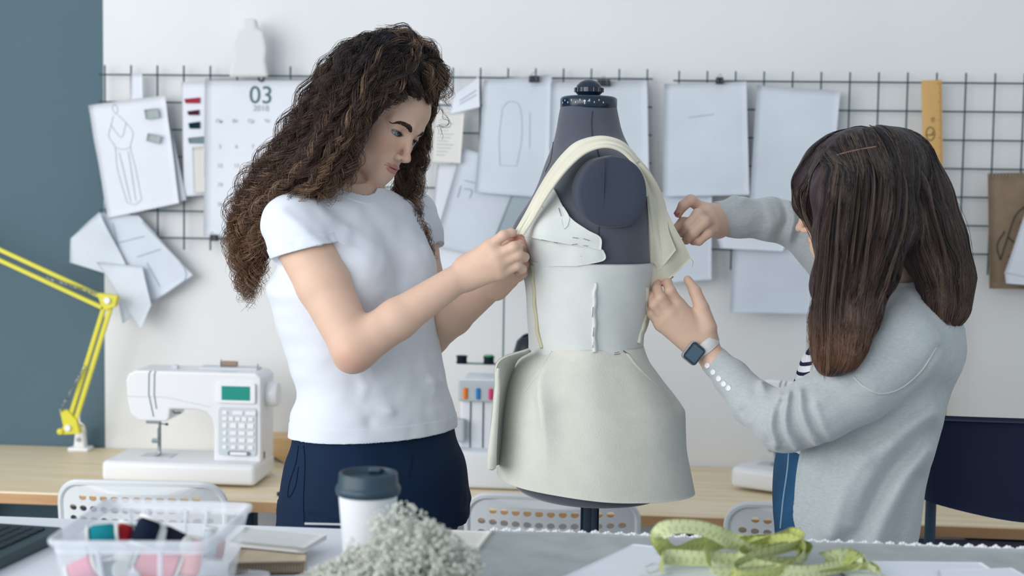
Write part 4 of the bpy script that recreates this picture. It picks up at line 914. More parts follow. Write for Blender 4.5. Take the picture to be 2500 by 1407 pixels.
# corset part
zc0, zc1 = zpx(862), zpx(642)
def corset(th, z): return .0008*np.sin(th*9+z*40)
P = loft_grid(form, zc0-.012, zc1, 60, .0045, PI, 3*PI, 181, corset)
for s in (-1, 1):
    c = np.array([form.at(bs_z)[0], form.at(bs_z)[1], bs_z])+fr*.085+nl*.068*s; P += fr*(np.exp(-((P-c)**2).sum(-1)/.052**2)*.022)[..., None]
sheet('bodice', P, .0022, m_bod, ga)
bvc = BVHTree.FromPolygons([tuple(v) for v in P.reshape(-1, 3)], [tuple(x) for x in (lambda a: np.stack([a[:-1, :-1], a[1:, :-1], a[1:, 1:], a[:-1, 1:]], -1).reshape(-1, 4))(np.arange(P.shape[0]*P.shape[1]).reshape(P.shape[:2]))])
def hit2(px, py):
    h = bvc.ray_cast(Vector(CAM), Vector(ray(px, py))); return np.array(h[0]) if h[0] is not None else hit(px, py)
# raised seams of the bodice
def ridge(name, pts, w, h, m, taper=False):
    pts = cr(np.array(pts, float), 40); P = []
    for i, (x, y) in enumerate(pts):
        p = hit2(x, y); r_ = ray(x, y); t = pts[min(i+1, 39)]-pts[max(i-1, 0)]; t /= np.linalg.norm(t); nx, ny = -t[1], t[0]; row = []
        k = min(1, .15+i/12) if taper else 1; wob_ = math.sin(i*.55)*1.2
        for v, hh in ((-1, 0), (-.75, .6), (-.3, 1), (.3, 1), (.75, .6), (1, 0)):
            q = p+RT*((nx*v*w*(.4+.6*k)+wob_)/1300)+UP*(-ny*v*w/1300); row.append(q-r_*(hh*h*k+.0008))
        P.append(row)
    return sheet(name, np.array(P), .0012, m, ga)
ridge('seam', [(1301, 648), (1303, 690), (1306, 740), (1312, 800), (1322, 850)], 5, .008, mat('seam_olive_cream', '#bdb99f', .9, .1))
ridge('seam', [(1455, 690), (1452, 722), (1451, 760), (1451, 810), (1451, 860)], 5.5, .009, m_bod, True)
ridge('seam', [(1578, 700), (1577, 760), (1568, 800), (1558, 838)], 5, .006, m_strap)
# bust pieces: outlines traced over the form's own surface
def patch(name, left, right, m, n=40, nv=30, off=.004, th=.002, wob=.0015, seed=0, extra=None):
    a = cr(np.array(left, float), n); c = cr(np.array(right, float), n); P = np.zeros((n, nv, 3)); last = None
    for i in range(n):
        for j in range(nv):
            v = j/(nv-1); x, y = a[i]*(1-v)+c[i]*v; h = hit(x, y)
            if h is None:
                # just outside the outline: the nearest place of the form, pushed out
                hh = None
                for k in range(1, 30):
                    hh = hit(x+(3*k if x < 1430 else -3*k), y)
                    if hh is not None: break
                dd = depth_of(hh) if hh is not None else DM-.1; h = W(x, y, dd+.004*k)
            P[i, j] = h-ray(x, y)*off
    if extra is not None: P = extra(P)
    P -= np.array([ray(1400, 600)])*(wob*vnoise(P.reshape(-1, 3), 60, seed).reshape(n, nv)+wob)[..., None]
    o = sheet(name, P, th, m, ga); return o, P
patch('lower_cup', [(1283, 650), (1276, 610), (1272, 580), (1274, 572)], [(1410, 650), (1474, 636), (1473, 612), (1462, 608)], m_bod, off=.0075, seed=4)
def up_(P):
    c = hit(1320, 560); P -= ray(1320, 560)*(.016*np.exp(-((P-c)**2).sum(-1)/.045**2))[..., None]; return P
patch('upper_cup', [(1262, 574), (1275, 548), (1300, 510), (1330, 478), (1347, 461)], [(1468, 611), (1466, 580), (1432, 560), (1388, 526), (1352, 461)], m_bod, off=.0105, seed=5, extra=up_)
patch('dart_flap', [(1378, 560), (1372, 540), (1368, 512)], [(1386, 552), (1390, 530), (1376, 505)], m_bod, 12, 6, off=.014, seed=7)
b = MB()
for (x0, y0, x1, y1) in ((1290, 573, 1312, 580), (1322, 586, 1342, 588), (1352, 592, 1362, 594), (1398, 580, 1412, 582), (1424, 583, 1440, 588), (1396, 598, 1410, 596), (1424, 600, 1436, 601), (1364, 508, 1370, 528), (1322, 496, 1326, 510), (1418, 626, 1420, 640), (1272, 585, 1276, 600), (1448, 750, 1446, 775), (1449, 800, 1448, 822), (1449, 835, 1447, 850), (1240, 955, 1244, 965), (1234, 975, 1238, 985), (1233, 1098, 1234, 1108), (1234, 1118, 1235, 1128), (1500, 862, 1512, 860), (1522, 856, 1534, 864)):
    p, q2 = hit2(x0, y0), hit2(x1, y1)
    if p is None or q2 is None: continue
    o = .021 if y0 < 620 else (.012 if y0 < 860 else .05); 
    if y0 > 900: continue
    b.tube([p-ray(x0, y0)*o, (p+q2)/2-ray(x0, y0)*(o+.001), q2-ray(x1, y1)*o], .0006, 5)
b.build('pin', m_pin, ga)
r_ = np.random.default_rng(2); b = MB()
for k in range(14):
    x = 1405+r_.uniform(0, 50); y = 645-(x-1405)*.14; p = hit2(x, y)-ray(x, y)*.013; b.tube([p, p+RT*r_.uniform(-.004, .004)-UP*r_.uniform(.002, .006), p+RT*r_.uniform(-.008, .006)-UP*r_.uniform(.003, .010)], .00035, 4)
p = W(1687, 632, 2.60); b.tube(cr([p, p+RT*.004-UP*.006, p+RT*.002-UP*.016], 8), .0004, 4)
b.build('loose_thread', m_strap, ga)
# shoulder strap and the loose cloth held behind
outer = [(1252, 572, 2.50), (1283, 520, 2.505), (1310, 470, 2.51), (1340, 420, 2.51), (1375, 375, 2.50), (1410, 346, 2.49), (1460, 333, 2.485), (1500, 338, 2.48), (1530, 354, 2.48), (1560, 388, 2.485), (1590, 425, 2.50), (1610, 468, 2.51), (1626, 510, 2.525), (1648, 556, 2.54), (1670, 595, 2.56), (1688, 633, 2.58)]
inner = [(1277, 573, 2.49), (1300, 538, 2.49), (1328, 490, 2.475), (1358, 445, 2.47), (1393, 403, 2.465), (1430, 372, 2.46), (1470, 358, 2.455), (1505, 362, 2.455), (1535, 382, 2.46), (1562, 420, 2.47), (1577, 465, 2.485), (1582, 515, 2.50), (1585, 570, 2.52), (1586, 630, 2.54), (1586, 690, 2.55), (1588, 722, 2.56)]
def px3(L_): return cr([np.array(q, float) for q in L_], 90)
A, B = px3(outer), px3(inner); nv = 26; P = np.zeros((90, nv, 3))
for i in range(90):
    u = i/89
    for j in range(nv):
        v = j/(nv-1); q = A[i]*(1-v)+B[i]*v; d = q[2]
        d -= .004*math.sin(PI*v)*(1+.5*math.sin(i*.15)); k = max(0, (u-.6)/.4)
        d += k*(.010*math.sin(v*9+u*6)-.012*math.sin(v*5+1)); d += (1-k)*.0018*math.sin(v*14+u*9)
        P[i, j] = W(q[0], q[1], d)
sheet('shoulder_cloth', P, .0022, m_strap, ga)
# rolled edge of the strap and the tail that hangs down the back
MB().tube([W(q[0]-1, q[1], q[2]-.002) for q in B[:62]], .0032, 8).build('rolled_edge', m_strap, ga, smooth=True)
tailL = cr(np.array([(1584, 640, 2.545), (1584, 700, 2.56), (1582, 760, 2.575), (1570, 800, 2.585), (1558, 836, 2.59)]), 30); tailR = cr(np.array([(1645, 676, 2.575), (1592, 722, 2.57), (1588, 765, 2.58), (1580, 800, 2.59), (1561, 838, 2.60)]), 30)
P = np.array([[W(*(tailL[i]*(1-v)+tailR[i]*v)) for v in np.linspace(0, 1, 8)] for i in range(30)]); sheet('back_tail', P, .002, m_strap, ga)
# inner fold behind the strap (second layer, lighter)
f1 = cr(np.array([(1560, 392, 2.51), (1600, 440, 2.53), (1625, 500, 2.56), (1632, 560, 2.575), (1650, 610, 2.59)]), 30); f2 = cr(np.array([(1548, 400, 2.50), (1580, 455, 2.525), (1600, 520, 2.55), (1604, 590, 2.57), (1612, 660, 2.58)]), 30)
P = np.array([[W(*(f1[i]*(1-v)+f2[i]*v+np.array([0, 0, -.048+.02*v-.004*math.sin(v*PI)]))) for v in np.linspace(0, 1, 8)] for i in range(30)]); sheet('cloth_fold', P, .002, m_strap, ga)
# skirt
slv = []
for y, xl, xr, a in ((838, 1303, 1562, .117), (858, 1297, 1568, .122), (880, 1275, 1577, .130), (905, 1258, 1590, .140), (935, 1246, 1606, .150), (970, 1238, 1626, .160), (1000, 1233, 1640, .168), (1040, 1230, 1651, .174), (1090, 1227, 1662, .178), (1130, 1224, 1673, .182), (1176, 1221, 1684, .186)):
    slv.append(lvl((xl+xr)/2, y, a, (xr-xl)/2/1298.))
skirt = Loft(slv, nl, 2.3)
zs_t, zs_b = float(slv[0][0][2]), float(slv[-1][0][2])
rng2 = np.random.default_rng(5)
nt, nz = 260, 70; th = np.linspace(PI, 3*PI, nt); P = np.zeros((nt, nz, 3)); kz = float(W(1300, 965, DM)[2]); kz2 = float(W(1640, 1000, DM)[2])
def adiff(a, b): return (a-b+PI) % (2*PI)-PI
TH_L = FRT*.55; TH_R = -sgn*1.30
for j in range(nz):
    u = j/(nz-1); z = zs_b+(zs_t-zs_b)*u; p = skirt.surf(th, np.full(nt, z), 0); cx, cy = skirt.at(z)[:2]; dirv = p-np.array([cx, cy, 0])*1; dirv[:, 2] = 0; dirv /= np.linalg.norm(dirv, axis=1, keepdims=True)
    o = .004*np.sin(3*th+.6)*(1-u)+.003*np.sin(5*th+2)*(1-u)
    for t0, zk, amp, ww in ((TH_L, kz, .027, .13), (TH_R, kz2, .021, .15)):
        up_r = np.clip((zs_t-z)/(zs_t-zk), 0, 1); dn = np.clip((z-zs_b)/(zk-zs_b), 0, 1); s_ = up_r if z > zk else dn**1.6
        dth = adiff(th, t0+(.0 if z < zk else -sgn*.22*(1-up_r)*(-1 if t0 == TH_L else 1))); o = o+amp*s_*np.exp(-np.abs(dth/ww)**1.3)
    o = o-.012*np.exp(-(adiff(th, 0.1)/.25)**2)*np.clip(1-abs(z-kz)/.18, 0, 1)*.6
    P[:, j] = p+dirv*o[:, None]
# hem is cut in a slight wave
hem = np.clip(1-np.arange(nz)/25., 0, 1); P[..., 2] += (hem[None]*(.012*np.cos(adiff(th, FRT))[:, None]*1.0))
sk_ = sheet('skirt', P, .0038, m_felt, ga)
bvs = BVHTree.FromPolygons([tuple(v) for v in P.reshape(-1, 3)], [tuple(x) for x in (lambda a: np.stack([a[:-1, :-1], a[1:, :-1], a[1:, 1:], a[:-1, 1:]], -1).reshape(-1, 4))(np.arange(nt*nz).reshape(nt, nz))])
def hit3(x, y):
    h = bvs.ray_cast(Vector(CAM), Vector(ray(x, y))); return None if h[0] is None else np.array(h[0])-ray(x, y)*.0035
for pts in ([(1347, 858), (1330, 885), (1305, 925), (1280, 958)], [(1530, 862), (1560, 900), (1605, 945), (1640, 985)]):
    L_ = [hit3(x, y) for x, y in cr(np.array(pts, float), 24)]; L_ = [p for p in L_ if p is not None]
    if len(L_) > 2: MB().tube(L_, .0022, 6).build('dart_seam', m_felt, ga, smooth=True)
b = MB()
for (x0, y0, x1, y1) in ((1240, 955, 1244, 965), (1236, 975, 1240, 985), (1233, 1098, 1234, 1108), (1234, 1118, 1235, 1128), (1500, 866, 1514, 864), (1522, 858, 1534, 866)):
    p, q2 = hit3(x0, y0), hit3(x1, y1)
    if p is not None and q2 is not None: b.tube([p, q2], .0006, 5)
b.build('pin', m_pin, ga)
# open front panel standing away on the far side
oL = cr(np.array([(1292, 852, 2.53), (1217, 882, 2.50), (1208, 950, 2.50), (1200, 1040, 2.50), (1194, 1110, 2.50), (1193, 1145, 2.505)]), 40)
oR = cr(np.array([(1296, 858, 2.56), (1262, 880, 2.60), (1248, 930, 2.62), (1240, 1010, 2.63), (1236, 1080, 2.63), (1230, 1128, 2.63)]), 40)
P = np.array([[W(*(oL[i]*(1-v)+oR[i]*v+np.array([0, 0, .012*math.sin(PI*v)]))) for v in np.linspace(0, 1, 14)] for i in range(40)])
sheet('front_panel', P, .0035, m_felt, ga)
MB().tube([W(q[0]+7, q[1]+2, q[2]-.003) for q in oL[10:]], list(np.linspace(.003, .0085, 22))+[.0085]*7+[.004], 10).build('panel_hem', m_felt, ga, smooth=True)
# ================================================================== people: shared pieces
SKIN = np.array(lin('#d9b8a3')[:3]); LIP = np.array(lin('#c08a7e')[:3]); BLUSH = np.array(lin('#cf937f')[:3]); LINE = np.array(lin('#3a2c2c')[:3])
m_skin = mat('skin', '#d9b8a3', .5, .35, attr='Col', sss=.12, bump=.12, bscale=700, var=.04, scale=40)
m_eye = mat('eye_white', '#cfd3d8', .15, .6, attr='Col')
def ortho(F, L):
    F = F/np.linalg.norm(F); L = L-F*np.dot(F, L); L /= np.linalg.norm(L); return F, L, np.cross(F, L)
class Head:
    def __init__(s, c, L, U, sc=1.0, slit=-.0022):
        L = L/np.linalg.norm(L); U = U-L*np.dot(U, L); U /= np.linalg.norm(U); F = np.cross(L, U); s.c = np.asarray(c); s.F, s.L, s.U, s.k = F, L, U, sc; s.R = np.stack([F, L, U]); s.slit = slit
    def p(s, x, y, z): return s.c+s.k*(s.F*x+s.L*y+s.U*z)
    def loc(s, P): return ((P-s.c)@s.R.T)/s.k
    def ell(s, x, y, z, a, b, c): return Ell(s.p(x, y, z), np.array((a, b, c))*s.k, s.R)
    def cone(s, a, b, ra, rb): return Cone(s.p(*a), s.p(*b), ra*s.k, rb*s.k)
    def build(s, B):
        B.add(s.ell(-.018, 0, .035, .098, .075, .081), .01); B.add(s.ell(.034, 0, .040, .0575, .062, .047), .03); B.add(s.ell(.030, 0, -.034, .055, .056, .080), .03)
        for y in (-1, 1):
            B.add(s.cone((-.002, y*.048, -.056), (.060, y*.013, -.092), .016, .013), .025); B.add(s.ell(.052, y*.035, -.030, .024, .022, .024), .02)
        B.add(s.ell(.068, 0, -.095, .015, .018, .012), .02); B.add(s.ell(.073, 0, -.073, .015, .025, .022), .018)
        B.add(s.cone((.081, 0, .008), (.1025, 0, -.037), .0080, .0066), .012); B.add(s.ell(.1055, 0, -.0425, .0085, .0080, .0068), .008)
        for y in (-1, 1):
            B.add(s.ell(.0925, y*.0108, -.0465, .0095, .0050, .0058), .005); B.sub(s.ell(.093, y*.0060, -.0535, .0040, .0024, .0025), .003)
            B.add(s.cone((.0865, y*.012, .015), (.069, y*.047, .014), .008, .007), .014)
            B.sub(s.ell(.098, y*.032, -.006, .020, .019, .0100), .010)
            B.add(s.ell(.0700, y*.0315, -.005, .0146, .0150, .0138), .005); B.sub(s.slit_e(y), .0012)
            B.add(s.ell(-.006, y*.074, -.008, .017, .006, .029), .006)
        B.add(s.ell(.0850, 0, -.0665, .0080, .022, .0040), .005); B.add(s.ell(.0815, 0, -.0745, .0080, .0175, .0046), .005); B.sub(s.ell(.0950, 0, -.0705, .0090, .0245, .0009), .0015)
    def slit_e(s, y): return s.ell(.0845, y*.0320, s.slit-.0055, .012, .0160, .0045)
    def color(s, P):
        q = s.loc(P); C = np.tile(SKIN, (len(P), 1)).astype(float)
        def mix(w, col): w = np.clip(w, 0, 1)[:, None]; C[:] = C*(1-w)+col*w
        for y in (-1, 1): mix(.55*np.exp(-(((q[:, 0]-.062)/.03)**2+((q[:, 1]-y*.042)/.02)**2+((q[:, 2]+.034)/.020)**2)), BLUSH)
        mix(.35*np.exp(-(((q[:, 0]-.105)/.012)**2+(q[:, 1]/.012)**2+((q[:, 2]+.036)/.012)**2)), BLUSH)
        up = (np.abs(q[:, 1])/.0225)**2+((q[:, 2]+.0668-.0008*np.cos(q[:, 1]*280))/.0042)**2; lo = (np.abs(q[:, 1])/.0185)**2+((q[:, 2]+.0750)/.0052)**2
        f = q[:, 0] > .068; mix(np.where(f, np.clip((1.12-np.minimum(up, lo))*5, 0, 1), 0), LIP)
        mix(np.where(f, np.exp(-((q[:, 2]+.0705)/.0010)**2)*(np.abs(q[:, 1]) < .024)*.6, 0), np.array(lin('#6b3538')[:3]))
        for y in (-1, 1):
            d = s.slit_e(y)(P); uw = np.where(q[:, 2] > s.slit-.0055, .0021, .0010); mix(np.where((q[:, 0] > .06) & (d < .01), np.exp(-(np.maximum(d, 0)/uw)**2)*.92, 0), LINE)
            mix(.25*np.exp(-(((q[:, 1]-y*.032)/.016)**2+((q[:, 2]-.006)/.008)**2))*(q[:, 0] > .05), np.array(lin('#a5796c')[:3]))
        return C
    def eyes(s, parent, gaze, iris):
        for y in (-1, 1):
            c = s.p(.0692, y*.0315, -.005); bm = bmesh.new(); bmesh.ops.create_uvsphere(bm, u_segments=40, v_segments=28, radius=.0137*s.k); V = np.array([v.co[:] for v in bm.verts]); F = [[v.index for v in f.verts] for f in bm.faces]; bm.free()
            g = np.asarray(gaze)-c; g /= np.linalg.norm(g); g = s.F*.55+g*.45; g /= np.linalg.norm(g); o = pm('eye', V+c, F, m_eye, parent); a = (V/np.linalg.norm(V, axis=1, keepdims=True))@g
            C = np.tile(np.array(lin('#b3b8c0')[:3]), (len(V), 1)); C[a > .865] = np.array(lin('#2a3340')[:3]); C[a > .885] = np.array(lin(iris)[:3]); C[a > .975] = np.array(lin('#10141c')[:3]); set_col(o.data, C)
    def brows(s, parent, F, m, col, dz=0, n=150, thick=1.0):
        for y in (-1, 1):
            arc = cr([s.p(.092, y*.012, .0095+dz), s.p(.088, y*.025, .0140+dz), s.p(.079, y*.040, .0135+dz), s.p(.067, y*.050, .0080+dz)], 60); r = np.random.default_rng(3); Ps = []
            for k in range(n):
                t = k/n*.96; i = int(t*59); wd = .0036*thick*(1-t)**.6*min(1, .5+t*6); p = arc[i]+s.U*r.uniform(-1, 1)*wd; d = arc[min(i+6, 59)]-arc[max(i-1, 0)]; d /= np.linalg.norm(d)+1e-9
                e = p+(d*.9+s.U*.30*(1-t))*.0060*(1-.5*t); Ps.append(cr([p, (p+e)/2, e], 5))
            Ps = project(F, np.array(Ps), .0006, 3, .001); strand_mesh('eyebrow', Ps, np.full(n, .00048), np.tile(col, (n, 5, 1))*1.0, m, parent)
def hand(B, wrist, rw, fingers, thumb, kk=.0035):
    """fingers: list of ([knuckle, joint, joint, tip], [r..]); palm is spanned from the wrist to the knuckles"""
    wa, wb = wrist
    for i, (pts, r) in enumerate(fingers):
        t = i/(len(fingers)-1); base = wa*(1-t)+wb*t; k = pts[0]; m = base*.5+k*.5
        B.add(Cone(base, k, rw*.82, r[0]*1.12), .014)
        if i: B.add(Cone((base+prev_b)/2, (k+prev_k)/2, rw*.8, r[0]*1.02), .012)
        prev_b, prev_k = base, k
    for pts, r in fingers:
        for j in range(len(pts)-1): B.add(Cone(pts[j], pts[j+1], r[j], r[j+1]), kk if j else .007)
    pts, r = thumb
    for j in range(len(pts)-1): B.add(Cone(pts[j], pts[j+1], r[j], r[j+1]), .010 if j == 0 else kk)
def nails(parent, tips, m, toward):
    for (a, b, r) in tips:
        d = b-a; d /= np.linalg.norm(d); n = toward-d*np.dot(toward, d); n /= np.linalg.norm(n); s_ = np.cross(d, n); P = np.array([[b-d*(.006-.010*u)+s_*(v*r*.72)+n*(r*(.93-.22*v*v)-.0015*max(0, u-.8)) for v in np.linspace(-1, 1, 7)] for u in np.linspace(0, 1, 6)]); sheet('fingernail', P, .0006, m, parent)
def merge_fields(name, parts, m, parent, colf):
    Vs, Fs, n = [], [], 0
    for F, lo, hi, h in parts:
        V, f = mesh_field(F, lo, hi, h); Vs.append(V); Fs.append(f+n); n += len(V)
    me = fast_mesh(name, np.concatenate(Vs), np.concatenate(Fs)); co = np.zeros(len(me.vertices)*3); me.vertices.foreach_get('co', co); set_col(me, colf(co.reshape(-1, 3)))
    return link(name, me, m, parent, True)
m_nail = mat('nail', '#d8a79a', .25, .6)
def clumps(tracks, n, per, npts, amp0, amp1, wl, spread, seed, colf, cut=(.8, 1.0), frizz=.003, zr=(1.83, .52)):
    """curly locks along tracks of (px,py,d,r); returns paths, radii, colours"""
    r = np.random.default_rng(seed); P = []; C = []; R = []
    wts = np.array([t[0] for t in tracks], float); wts /= wts.sum()
    for k in range(n):
        tr = np.array(tracks[r.choice(len(tracks), p=wts)][1], float); ang = r.uniform(0, 2*PI); rad = math.sqrt(r.uniform(.02, 1)); ox, oz = math.cos(ang)*rad, math.sin(ang)*rad
        dd = rad*r.uniform(-1, 1); end = r.uniform(*cut); start = r.uniform(0, .25) if r.random() < .45 else 0
        pts = np.array([W(q[0], q[1], q[2])+(RT*ox+UP*oz)*q[3]+FW*dd*q[3] for q in tr]); base = cr(pts, 200); base = base[int(200*start*1.0):max(int(200*end), int(200*start)+40)]; seg = np.concatenate([[0], np.cumsum(np.linalg.norm(np.diff(base, axis=0), axis=1))]); L_ = seg[-1]
        t = np.linspace(0, 1, npts); idx = np.interp(t*L_, seg, np.arange(len(base))); base = np.stack([np.interp(idx, np.arange(len(base)), base[:, i]) for i in range(3)], 1)
        T = np.gradient(base, axis=0); T /= np.linalg.norm(T, axis=1, keepdims=True); u = np.cross(T, FW); u /= np.linalg.norm(u, axis=1, keepdims=True); w_ = np.cross(T, u)
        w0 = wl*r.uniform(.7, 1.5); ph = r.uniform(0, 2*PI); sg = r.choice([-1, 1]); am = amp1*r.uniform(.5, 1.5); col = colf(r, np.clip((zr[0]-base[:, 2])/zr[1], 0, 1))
        for j in range(per):
            a = amp0+(am-amp0)*np.clip(t*1.3, 0, 1)**1.2; phase = ph+sg*2*PI*t*L_/w0*(1+.02*r.normal())+r.normal()*.25; off = r.normal(size=3)*spread*.7; o2 = r.normal(size=3)*spread
            p = base+a[:, None]*(np.cos(phase)[:, None]*u+np.sin(phase)[:, None]*w_)+off*(1-t)[:, None]+o2*t[:, None]+frizz*(t**2)[:, None]*r.normal(size=3)
            P.append(p); C.append(col*(.7+.6*r.random())); R.append(r.uniform(.00024, .00046))
    return np.array(P), np.array(R), np.array(C)
m_hair = mat('hair_brown', '#4a342c', .42, .5, attr='Col'); m_hairb = mat('hair_base', '#2c2324', .6, .3, var=.3, scale=120, stretch=(3, 3, 1))
# ================================================================== the curly-haired woman
w1 = thing('person', 'woman with long brown curls in a white t-shirt and dark jeans, pinning the dress', 'person', W(915, 1250, 2.70)*np.array([1, 1, 0]))
aw = math.radians(42); f1 = Rh*math.cos(aw)-Ah*math.sin(aw); n1 = -Rh*math.sin(aw)-Ah*math.cos(aw)      # forward, her right (near) side
H1 = Head(W(922, 288, 2.70), V3(.45, -.175, .875), V3(.477, .876, -.07))
B = Body(); H1.build(B)
neck_t = H1.p(-.050, 0, -.045); neck_b = W(848, 478, 2.705)
B.add(Cone(neck_t, neck_b, .045, .052), .012)
def l1(px, py, W_, ratio=.72, d=2.70, a=None):
    k = math.sqrt(math.sin(aw)**2+(ratio*math.cos(aw))**2); a = W_/k; return (W(px, py, d), a, a*ratio)
chest = [(W(860, 452, 2.70), .062, .050), (W(860, 470, 2.70), .085, .056), (W(861, 488, 2.70), .120, .064), (W(862, 512, 2.70), .150, .076), (W(863, 545, 2.70), .163, .090), (W(864, 600, 2.70), .160, .102), (W(866, 650, 2.70), .155, .104), (W(866, 700, 2.70), .150, .104), (W(874, 800, 2.70), .141, .100), (W(894, 880, 2.70), .134, .096), (W(908, 950, 2.70), .136, .098), (W(915, 1040, 2.70), .155, .110), (W(917, 1100, 2.70), .172, .122), (W(917, 1180, 2.70), .182, .130), (W(917, 1260, 2.70), .180, .130)]
T1 = Loft(chest, n1, 2.1)
sh_n, el_n, wr_n = W(716, 545, 2.575), W(866, 850, 2.50), W(1142, 664, 2.52)
sh_f, el_f, wr_f = W(1000, 530, 2.83), W(1046, 822, 2.80), W(1212, 690, 2.64)
AN = Body()
AN.chain([sh_n, sh_n*.5+el_n*.5, el_n], [.054, .049, .0405], .02, .01); AN.add(Cone(el_n, el_n*.62+wr_n*.38, .0405, .037), .014); AN.add(Cone(el_n*.62+wr_n*.38, wr_n, .037, .0245), .01); AN.add(Ell(W(856, 880, 2.50), (.020, .016, .018)), .02)
pxl = lambda L_: [W(*q) for q in L_]
fing1 = [(pxl([(1193, 602, 2.492), (1229, 575, 2.482), (1248, 569, 2.490), (1263, 573, 2.502)]), [.0102, .0092, .0080, .0062]),
         (pxl([(1211, 624, 2.487), (1254, 604, 2.48), (1273, 596, 2.494), (1272, 583, 2.507)]), [.0108, .0102, .0090, .0072]),
         (pxl([(1219, 645, 2.490), (1265, 622, 2.484), (1280, 628, 2.505), (1268, 640, 2.525)]), [.0105, .0098, .0088, .0072]),
         (pxl([(1221, 668, 2.500), (1262, 648, 2.494), (1275, 657, 2.512), (1263, 666, 2.53)]), [.0098, .0090, .0080, .0066])]
hand(AN, (wr_n+UP*.012, wr_n-UP*.014), .024, fing1, (pxl([(1172, 640, 2.535), (1205, 615, 2.545), (1235, 600, 2.532), (1256, 586, 2.515)]), [.016, .0125, .0108, .0082]))
AF = Body(); AF.chain([sh_f, sh_f*.5+el_f*.5, el_f], [.052, .047, .039], .02, .01); AF.add(Cone(el_f, el_f*.62+wr_f*.38, .039, .036), .014); AF.add(Cone(el_f*.62+wr_f*.38, wr_f, .036, .0245), .01)
fing2 = [(pxl([(1240, 652, 2.60), (1258, 628, 2.58), (1268, 612, 2.565), (1270, 598, 2.555)]), [.0105, .0098, .0085, .0068]),
         (pxl([(1246, 664, 2.595), (1268, 640, 2.575), (1278, 625, 2.56), (1278, 612, 2.55)]), [.0108, .0100, .0088, .0070]),
         (pxl([(1248, 676, 2.60), (1270, 658, 2.575), (1281, 645, 2.56), (1280, 632, 2.55)]), [.0105, .0098, .0086, .0070]),
         (pxl([(1244, 688, 2.61), (1266, 676, 2.585), (1278, 668, 2.565), (1278, 656, 2.555)]), [.0095, .0088, .0078, .0064])]
hand(AF, (wr_f+UP*.012, wr_f-UP*.012), .024, fing2, (pxl([(1225, 668, 2.61), (1240, 640, 2.585), (1252, 618, 2.56), (1262, 600, 2.545)]), [.015, .0125, .0105, .0080]))
torso = Body(); torso.add(T1, .02)
for s in (-1, 1): torso.add(Ell(W(866, 652, 2.70)+f1*.080+n1*.062*s, (.050, .050, .052)), .03)
hipl, hipr = W(917, 1250, 2.70)+n1*.088, W(917, 1250, 2.70)-n1*.088
for hp in (hipl, hipr):
    kn = hp*np.array([1, 1, 0])+np.array([0, 0, .50])+f1*.02; an = hp*np.array([1, 1, 0])+np.array([0, 0, .09])-f1*.01
    torso.chain([hp, kn, an], [.090, .058, .040], .04, .02); torso.add(Cone(an-np.array([0, 0, .04]), an+f1*.14-np.array([0, 0, .065]), .038, .024), .02)
HN = Body(); HN.ops = list(B.ops); HN.add(T1, .025)
for s_, e_ in ((sh_n, el_n), (sh_f, el_f)): HN.add(Cone(s_, s_*.8+e_*.2, .045, .044), .02)
zcut = float(W(860, 560, 2.70)[2])
def reg1(P): return np.maximum(.030-(P-H1.c)@H1.F, -.122-(P-H1.c)@H1.U)
def headf(P): return np.maximum(HN(P), zcut-P[:, 2])
def facef(P): return np.maximum(HN(P), reg1(P)-.004)
lo = np.minimum(H1.c-.15, W(700, 530, 2.75)); hi = H1.c+.18
def armcut(A_, s_, e_, t):
    q = s_*(1-t)+e_*t; d = (e_-s_)/np.linalg.norm(e_-s_)
    return lambda P: np.maximum(A_(P), -((P-q)@d))
def bnd(A_): return A_.bounds()
def col1(P):
    C = H1.color(P)
    for pts, r in fing1+fing2:
        w_ = np.exp(-(np.linalg.norm(P-pts[-1], axis=1)/.014)**2)[:, None]*.55; C = C*(1-w_)+BLUSH*w_
    w_ = np.exp(-(np.linalg.norm(P-W(856, 884, 2.47), axis=1)/.035)**2)[:, None]*.35; return C*(1-w_)+BLUSH*w_
zc2 = float(W(860, 550, 2.70)[2])
lo1 = np.array([min(lo[0], hi[0])-.12, lo[1]-.2, zcut]); hi1 = H1.c+np.array([.16, .22, .15])
bl, bh = torso.bounds()
body1 = merge_fields('body', [(headf, np.minimum(lo1, H1.c-.25)*np.array([1, 1, 0])+np.array([0, 0, zcut]), hi1, .0014),
   (armcut(AN, sh_n, el_n, .05), *bnd(AN), .0020), (armcut(AF, sh_f, el_f, .05), *bnd(AF), .0022),
   (lambda P: np.maximum(torso(P)+.006, P[:, 2]-zc2), bl, bh, .008)], m_skin, w1, col1)
H1.eyes(w1, W(1235, 620, 2.5), '#7f93a8')
m_brow = mat('brow_hair', '#3b2d2b', .6, .3)
H1.brows(w1, B, m_brow, np.array([.02, .015, .015]), n=320, thick=1.15)
nails(w1, [(fing1[i][0][2], fing1[i][0][3], fing1[i][1][3]) for i in (0,)], m_nail, V3(.2, .9, -.4))
# upper lashes
for y in (-1, 1):
    Ps = []
    for k in range(34):
        t = k/33; yy = y*(.0312-.0118+.0236*t); p = H1.p(.0835-.004*abs(t-.4)*2-(.006*max(0, t-.6)), yy, -.0002-.0030*(2*t-1)**2+H1.slit-.0012); e = p+H1.F*.005-H1.U*.0012+H1.L*y*.003*(t-.2); Ps.append(cr([p, (p+e)/2-H1.U*.0006, e], 4))
    strand_mesh('eyelashes', np.array(Ps), np.full(34, .00032), np.full((34, 4, 3), .02), m_brow, w1)
